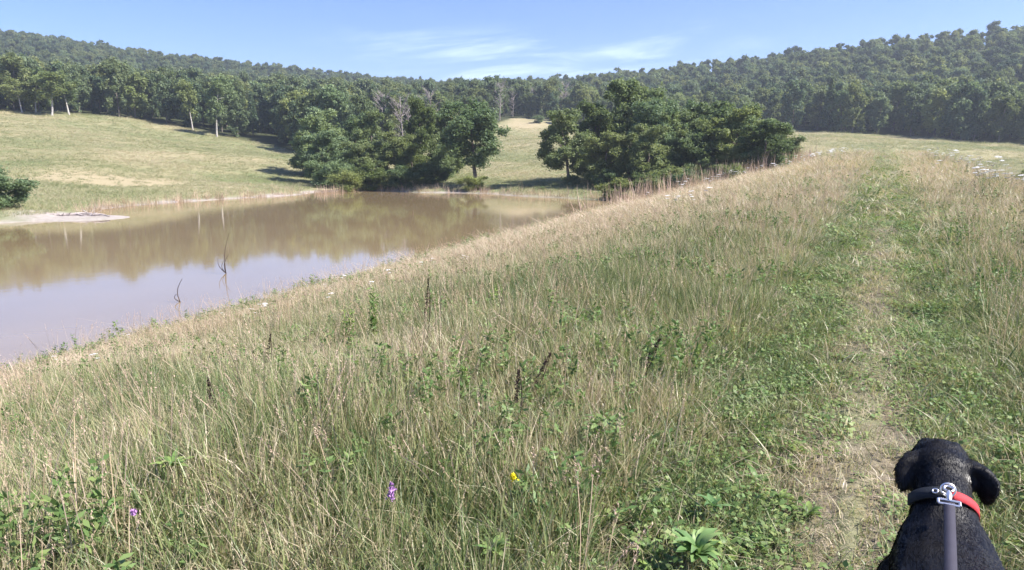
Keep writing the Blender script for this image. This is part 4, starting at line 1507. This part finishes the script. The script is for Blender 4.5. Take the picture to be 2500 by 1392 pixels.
for sgn in (-1, 1):
    # ears: broad flaps folding out from the side of the skull and hanging
    k_ = 1.0 if sgn > 0 else 0.84
    yw = -32 * sgn
    chains.append([(sgn * 0.072, 0.298, 0.772, .022, .030, .014, yw), (sgn * 0.094 * k_, 0.284, 0.768, .030, .020, .014, yw), (sgn * 0.110 * k_, 0.268, 0.745, .034, .012, .027, yw),
                   (sgn * 0.110 * k_, 0.258, 0.720, .032, .011, .030, yw), (sgn * 0.108 * k_, 0.254, 0.700, .022, .010, .022, yw)])
    # front leg: shoulder, elbow, wrist, paw
    chains.append([(sgn * 0.10, 0.03, 0.50, .06, .07, .10), (sgn * 0.11, -0.03, 0.34, .042, .05, .05), (sgn * 0.11, 0.0, 0.18, .030, .033, .03), (sgn * 0.11, 0.0, 0.06, .026, .028, .028),
                   (sgn * 0.11, 0.035, 0.03, .034, .048, .028)])
    # hind leg: thigh, knee, hock, foot
    chains.append([(sgn * 0.08, -0.50, 0.49, .07, .10, .11), (sgn * 0.105, -0.42, 0.34, .05, .065, .06), (sgn * 0.105, -0.56, 0.19, .030, .036, .034), (sgn * 0.105, -0.55, 0.07, .026, .028, .028),
                   (sgn * 0.105, -0.51, 0.03, .033, .048, .028)])
dog_me = capsules_to_mesh(chains, 0.0075, 'dog', M_coat, 5)
dog = link('dog', dog_me)
DOG_YAW = math.radians(25)
DSC = 0.88
Rz_ = Matrix.Rotation(-DOG_YAW, 3, 'Z')
hp = at_z(2295, 1150, HD[2] * DSC)
for _ in range(6):
    gz = h1(*(np.array(hp[:2]) - np.array((Rz_ @ Vector(HD) * DSC)[:2])))
    hp = at_z(2295, 1150, HD[2] * DSC + gz)
Rz = Matrix.Rotation(-DOG_YAW, 3, 'Z')
off = (Rz @ Vector(HD)) * DSC
dog.location = (hp[0] - off[0], hp[1] - off[1], h1(hp[0] - off[0], hp[1] - off[1]))
dog.rotation_euler = (0, 0, -DOG_YAW)
dog.scale = (DSC,) * 3
tag(dog, 'black short haired dog seen from behind on a leash, wearing a red and black collar', 'dog')

# short coat hair, laid back along the body
bpy.context.view_layer.update()
nv = len(dog_me.vertices)
co = np.empty(nv * 3, np.float32)
dog_me.vertices.foreach_get('co', co)
co = co.reshape(-1, 3)
dog_me.calc_loop_triangles()
tri = np.empty(len(dog_me.loop_triangles) * 3, np.int32)
dog_me.loop_triangles.foreach_get('vertices', tri)
tri = tri.reshape(-1, 3)
A, B, C_ = co[tri[:, 0]], co[tri[:, 1]], co[tri[:, 2]]
nr = np.cross(B - A, C_ - A)
ar = np.linalg.norm(nr, axis=1) + 1e-12
nr = nr / ar[:, None]
wgt = ar * np.where((A[:, 1] > -0.25) & (A[:, 2] > 0.35), 1.0, 0.12)
nh = 60000
pk = RS.choice(len(tri), nh, p=wgt / wgt.sum())
u1, u2 = RS.uniform(0, 1, nh), RS.uniform(0, 1, nh)
fl_ = u1 + u2 > 1
u1[fl_], u2[fl_] = 1 - u1[fl_], 1 - u2[fl_]
P = A[pk] + (B - A)[pk] * u1[:, None] + (C_ - A)[pk] * u2[:, None]
nn_ = nr[pk]
lay = np.array([0, -1.0, -0.45]) + np.stack([np.sin(P[:, 1] * 31 + P[:, 2] * 17), 0 * u1, np.sin(P[:, 0] * 43 + P[:, 1] * 13)], 1) * 0.22 + RS.normal(0, 0.14, (nh, 3))
lay -= (lay * nn_).sum(1)[:, None] * nn_
lay /= np.linalg.norm(lay, axis=1)[:, None] + 1e-9
dirh = lay + nn_ * RS.uniform(0.10, 0.30, nh)[:, None]
sd_ = np.cross(nn_, lay)
Lh = RS.uniform(0.009, 0.017, nh)[:, None]
P0 = P - nn_ * 0.001
Vh = np.stack([P0 - sd_ * 0.0006, P0 + sd_ * 0.0006, P0 + dirh * Lh * 0.6 + sd_ * 0.0004 + nn_ * 0.0006, P0 + dirh * Lh], 1).reshape(-1, 3)
M_fur = leafmat('black_fur', [(0.0, (0.0018, 0.0015, 0.002)), (0.8, (0.005, 0.004, 0.0055)), (1.0, (0.022, 0.017, 0.020))], 0.0, 0.40, 0.0, 0.42)
link('fur', mesh_np('fur', Vh, np.arange(nh * 4).reshape(-1, 4), M_fur, False, dict(v=np.repeat(RS.uniform(0, 1, nh), 4))), dog)

# collar: a band round the neck
def webbing(name, color, sc_):
    m, nt, out = newmat(name)
    t = N(nt, 'ShaderNodeTexCoord')
    w1 = N(nt, 'ShaderNodeTexWave', bands_direction='DIAGONAL')
    w1.inputs['Scale'].default_value = sc_
    w1.inputs['Distortion'].default_value = 0.6
    nt.links.new(t.outputs['Object'], w1.inputs['Vector'])
    ng_ = noise(nt, t.outputs['Object'], 25, 5, 0.7)
    f_ = mth(nt, 'MULTIPLY', mth(nt, 'ADD', mth(nt, 'MULTIPLY', w1.outputs['Fac'], 0.5), ng_), 0.7)
    c = mixc(nt, f_, tuple(q * 0.6 for q in color) + (1,), tuple(min(1, q * 1.25 + 0.01) for q in color) + (1,))
    b = principled(nt, c, 0.75, 0.25)
    bp = N(nt, 'ShaderNodeBump')
    bp.inputs['Strength'].default_value = 0.5
    bp.inputs['Distance'].default_value = 0.001
    nt.links.new(w1.outputs['Fac'], bp.inputs['Height'])
    nt.links.new(bp.outputs[0], b.inputs['Normal'])
    nt.links.new(b.outputs[0], out.inputs[0])
    return m


M_red = webbing('red_webbing', (0.60, 0.05, 0.06), 150)
M_blackweb = webbing('black_webbing', (0.014, 0.018, 0.026), 150)
M_metal = simple('steel', (0.88, 0.85, 0.84), 0.38, 0.5, 0.05, 40, Metallic=1.0)
M_leash = webbing('grey_leash_webbing', (0.040, 0.037, 0.055), 150)
nd = np.array([0, 0.09, 0.06])
nd /= np.linalg.norm(nd)
cc = np.array([0, 0.185, 0.672])
ux = np.array([1.0, 0, 0])
uy = np.cross(nd, ux)                      # points up and back


def band(a0, a1, ru, rv, half, thick, k=30, lift=0.0):
    th = np.linspace(a0, a1, k)
    V = []
    for a in th:
        c_ = cc + ux * math.cos(a) * (ru + lift) + uy * math.sin(a) * (rv + lift)
        o_ = (ux * math.cos(a) + uy * math.sin(a)) * thick
        V += [c_ - nd * half, c_ + nd * half, c_ + nd * half + o_, c_ - nd * half + o_]
    V = np.array(V)
    F = []
    for i in range(k - 1):
        for j in range(4):
            F.append((i * 4 + j, i * 4 + (j + 1) % 4, i * 4 + 4 + (j + 1) % 4, i * 4 + 4 + j))
    F.append((0, 3, 2, 1))
    e_ = (k - 1) * 4
    F.append((e_, e_ + 1, e_ + 2, e_ + 3))
    return V, np.array(F), np.zeros(len(V))


UPA = PI / 2 if uy[2] > 0 else -PI / 2
sg = 1 if UPA > 0 else -1
ru, rv = 0.083, 0.084
V, F, v = band(0 * sg - 1.9 * sg, (PI / 2 - 0.12) * sg, ru, rv, 0.0135, 0.003)
collar = link('collar', mesh_np('collar', V, F, M_red), dog)
collar['label'] = 'wide red collar band with a black buckle section'
V, F, v = band((PI / 2 + 0.02) * sg, (PI / 2 + 1.3) * sg, ru, rv, 0.0165, 0.006, 24, 0.001)
link('buckle', mesh_np('buckle', V, F, M_blackweb), collar)


def ring_mesh(R_, r_, name, mat, sides=8, k=28, sx_=1.0):
    th = np.linspace(0, 2 * PI, k, endpoint=False)
    ph = np.linspace(0, 2 * PI, sides, endpoint=False)
    V = np.array([[sx_ * (R_ + r_ * math.cos(p_)) * math.cos(a), (R_ + r_ * math.cos(p_)) * math.sin(a), r_ * math.sin(p_)] for a in th for p_ in ph])
    F = [(i * sides + j, ((i + 1) % k) * sides + j, ((i + 1) % k) * sides + (j + 1) % sides, i * sides + (j + 1) % sides) for i in range(k) for j in range(sides)]
    return mesh_np(name, V, np.array(F), mat, True)


top = cc + uy * sg * (rv + 0.012)           # highest point of the collar
o = link('metal_ring', ring_mesh(0.017, 0.0025, 'metal_ring', M_metal), collar, loc=top + uy * sg * 0.008)
o.rotation_euler = (math.radians(75), 0, 0)
pe = cc + ux * math.cos((PI / 2 + .3) * sg) * (ru + .011) + uy * math.sin((PI / 2 + .3) * sg) * (rv + .011)
o = link('eyelet', ring_mesh(0.0065, 0.0022, 'eyelet', M_metal, 6, 18), collar, loc=pe)
zq = (ux * math.cos((PI / 2 + .3) * sg) + uy * math.sin((PI / 2 + .3) * sg))
o.rotation_euler = Vector(zq).to_track_quat('Z', 'Y').to_euler()

# leash: snap hook, swivel bar, grey webbing
bpy.context.view_layer.update()
DM = Matrix.Translation(dog.location) @ Matrix.Rotation(-DOG_YAW, 4, 'Z') @ Matrix.Scale(DSC, 4)
ringw = DM @ Vector(top + uy * sg * 0.018)
leash = bpy.data.objects.new('leash', None)
COL.objects.link(leash)
leash.location = ringw
tag(leash, 'grey flat webbing leash clipped to the dog collar with a shiny metal snap', 'leash')
handp = Vector((0.14, 0.15, 0.98))
back = (DM.to_3x3() @ Vector((-0.06, -1.0, -0.20))).normalized()   # lies back over the withers before it rises to the walker
d1n = back
s0 = ringw + back * 0.058
c1 = s0 + back * 0.36
pts = []
for i in range(26):
    q = i / 25
    pts.append(np.array((1 - q) ** 2 * s0 + 2 * q * (1 - q) * c1 + q * q * handp))
pts = np.array(pts)
d = np.gradient(pts, axis=0)
d /= np.linalg.norm(d, axis=1)[:, None]
side = np.cross(d, np.array([0, 0, 1.0]))
side /= np.linalg.norm(side, axis=1)[:, None]
nrm = np.cross(side, d)
w2, th_ = 0.0110, 0.0018
V = np.stack([pts - side * w2, pts + side * w2, pts + side * w2 + nrm * th_, pts - side * w2 + nrm * th_], 1).reshape(-1, 3) - np.array(ringw)
F = []
for i in range(25):
    for j in range(4):
        F.append((i * 4 + j, i * 4 + (j + 1) % 4, i * 4 + 4 + (j + 1) % 4, i * 4 + 4 + j))
link('strap', mesh_np('strap', V, np.array(F), M_leash), leash)
q0 = d1n.to_track_quat('Y', 'Z')
parts = []
# swivel bar loop (rectangular) and hook body
hw = 0.021
rect = [(-hw, 0.050, 0), (hw, 0.050, 0), (hw, 0.066, 0), (-hw, 0.066, 0), (-hw, 0.050, 0)]
for a, b in zip(rect[:-1], rect[1:]):
    parts.append(tube([np.array(a), (np.array(a) + np.array(b)) / 2, np.array(b)], [0.0032] * 3, 6))
parts.append(tube([np.array((0, y_, 0)) for y_ in (0.014, 0.024, 0.034, 0.042, 0.051)], [0.004, 0.0062, 0.0075, 0.0058, 0.0045], 10))
parts.append(tube([np.array((0.010 * math.sin(a), 0.006 - 0.010 * math.cos(a), 0.002)) for a in np.linspace(-2.6, 2.8, 14)], [0.0028] * 14, 7))
parts.append(tube([np.array((0.004, 0.030, 0)), np.array((0.010, 0.031, 0.004)), np.array((0.014, 0.031, 0.006))], [0.002, 0.0022, 0.003], 6))
V, F, v = join(parts)
o = link('snap_hook', mesh_np('snap_hook', V, F, M_metal, True), leash)
o.rotation_euler = q0.to_euler()

# look-alikes next to each other are told apart by their order from the left
same = {}
for o in COL.objects:
    if o.parent is None and o.get('label'):
        same.setdefault(o['label'], []).append(o)
for lab, os_ in same.items():
    if 2 <= len(os_) <= 4 and len(lab.split()) <= (13 if len(os_) < 4 else 12):
        os_.sort(key=lambda q: math.atan2(q.location.x, q.location.y))
        for q, w_ in zip(os_, {2: ('the left one', 'the right one'), 3: ('the leftmost one', 'the middle one', 'the rightmost one'), 4: ('the leftmost one', 'second from the left', 'second from the right', 'the rightmost one')}[len(os_)]):
            q['label'] = lab + ', ' + w_

# ------------------------------------------------------------------ summer haze
m, nt, out = newmat('summer_haze')
pv = N(nt, 'ShaderNodeVolumePrincipled')
pv.inputs['Color'].default_value = (0.80, 0.88, 1.0, 1)
pv.inputs['Density'].default_value = 0.00042
pv.inputs['Anisotropy'].default_value = 0.2
nt.links.new(pv.outputs[0], out.inputs['Volume'])
x0, x1, y0, y1, z0, z1 = -1520, 1520, -1510, 1530, float(GZ.min()) - 1.0, max(float(GZ.max()), 110) + 15
V = [(x, y, z_) for z_ in (z0, z1) for x, y in ((x0, y0), (x1, y0), (x1, y1), (x0, y1))]
haze = link('haze', mesh_np('haze', V, [np.array([(0, 3, 2, 1), (4, 5, 6, 7), (0, 1, 5, 4), (1, 2, 6, 5), (2, 3, 7, 6), (3, 0, 4, 7)])], m))
tag(haze, kind='stuff')
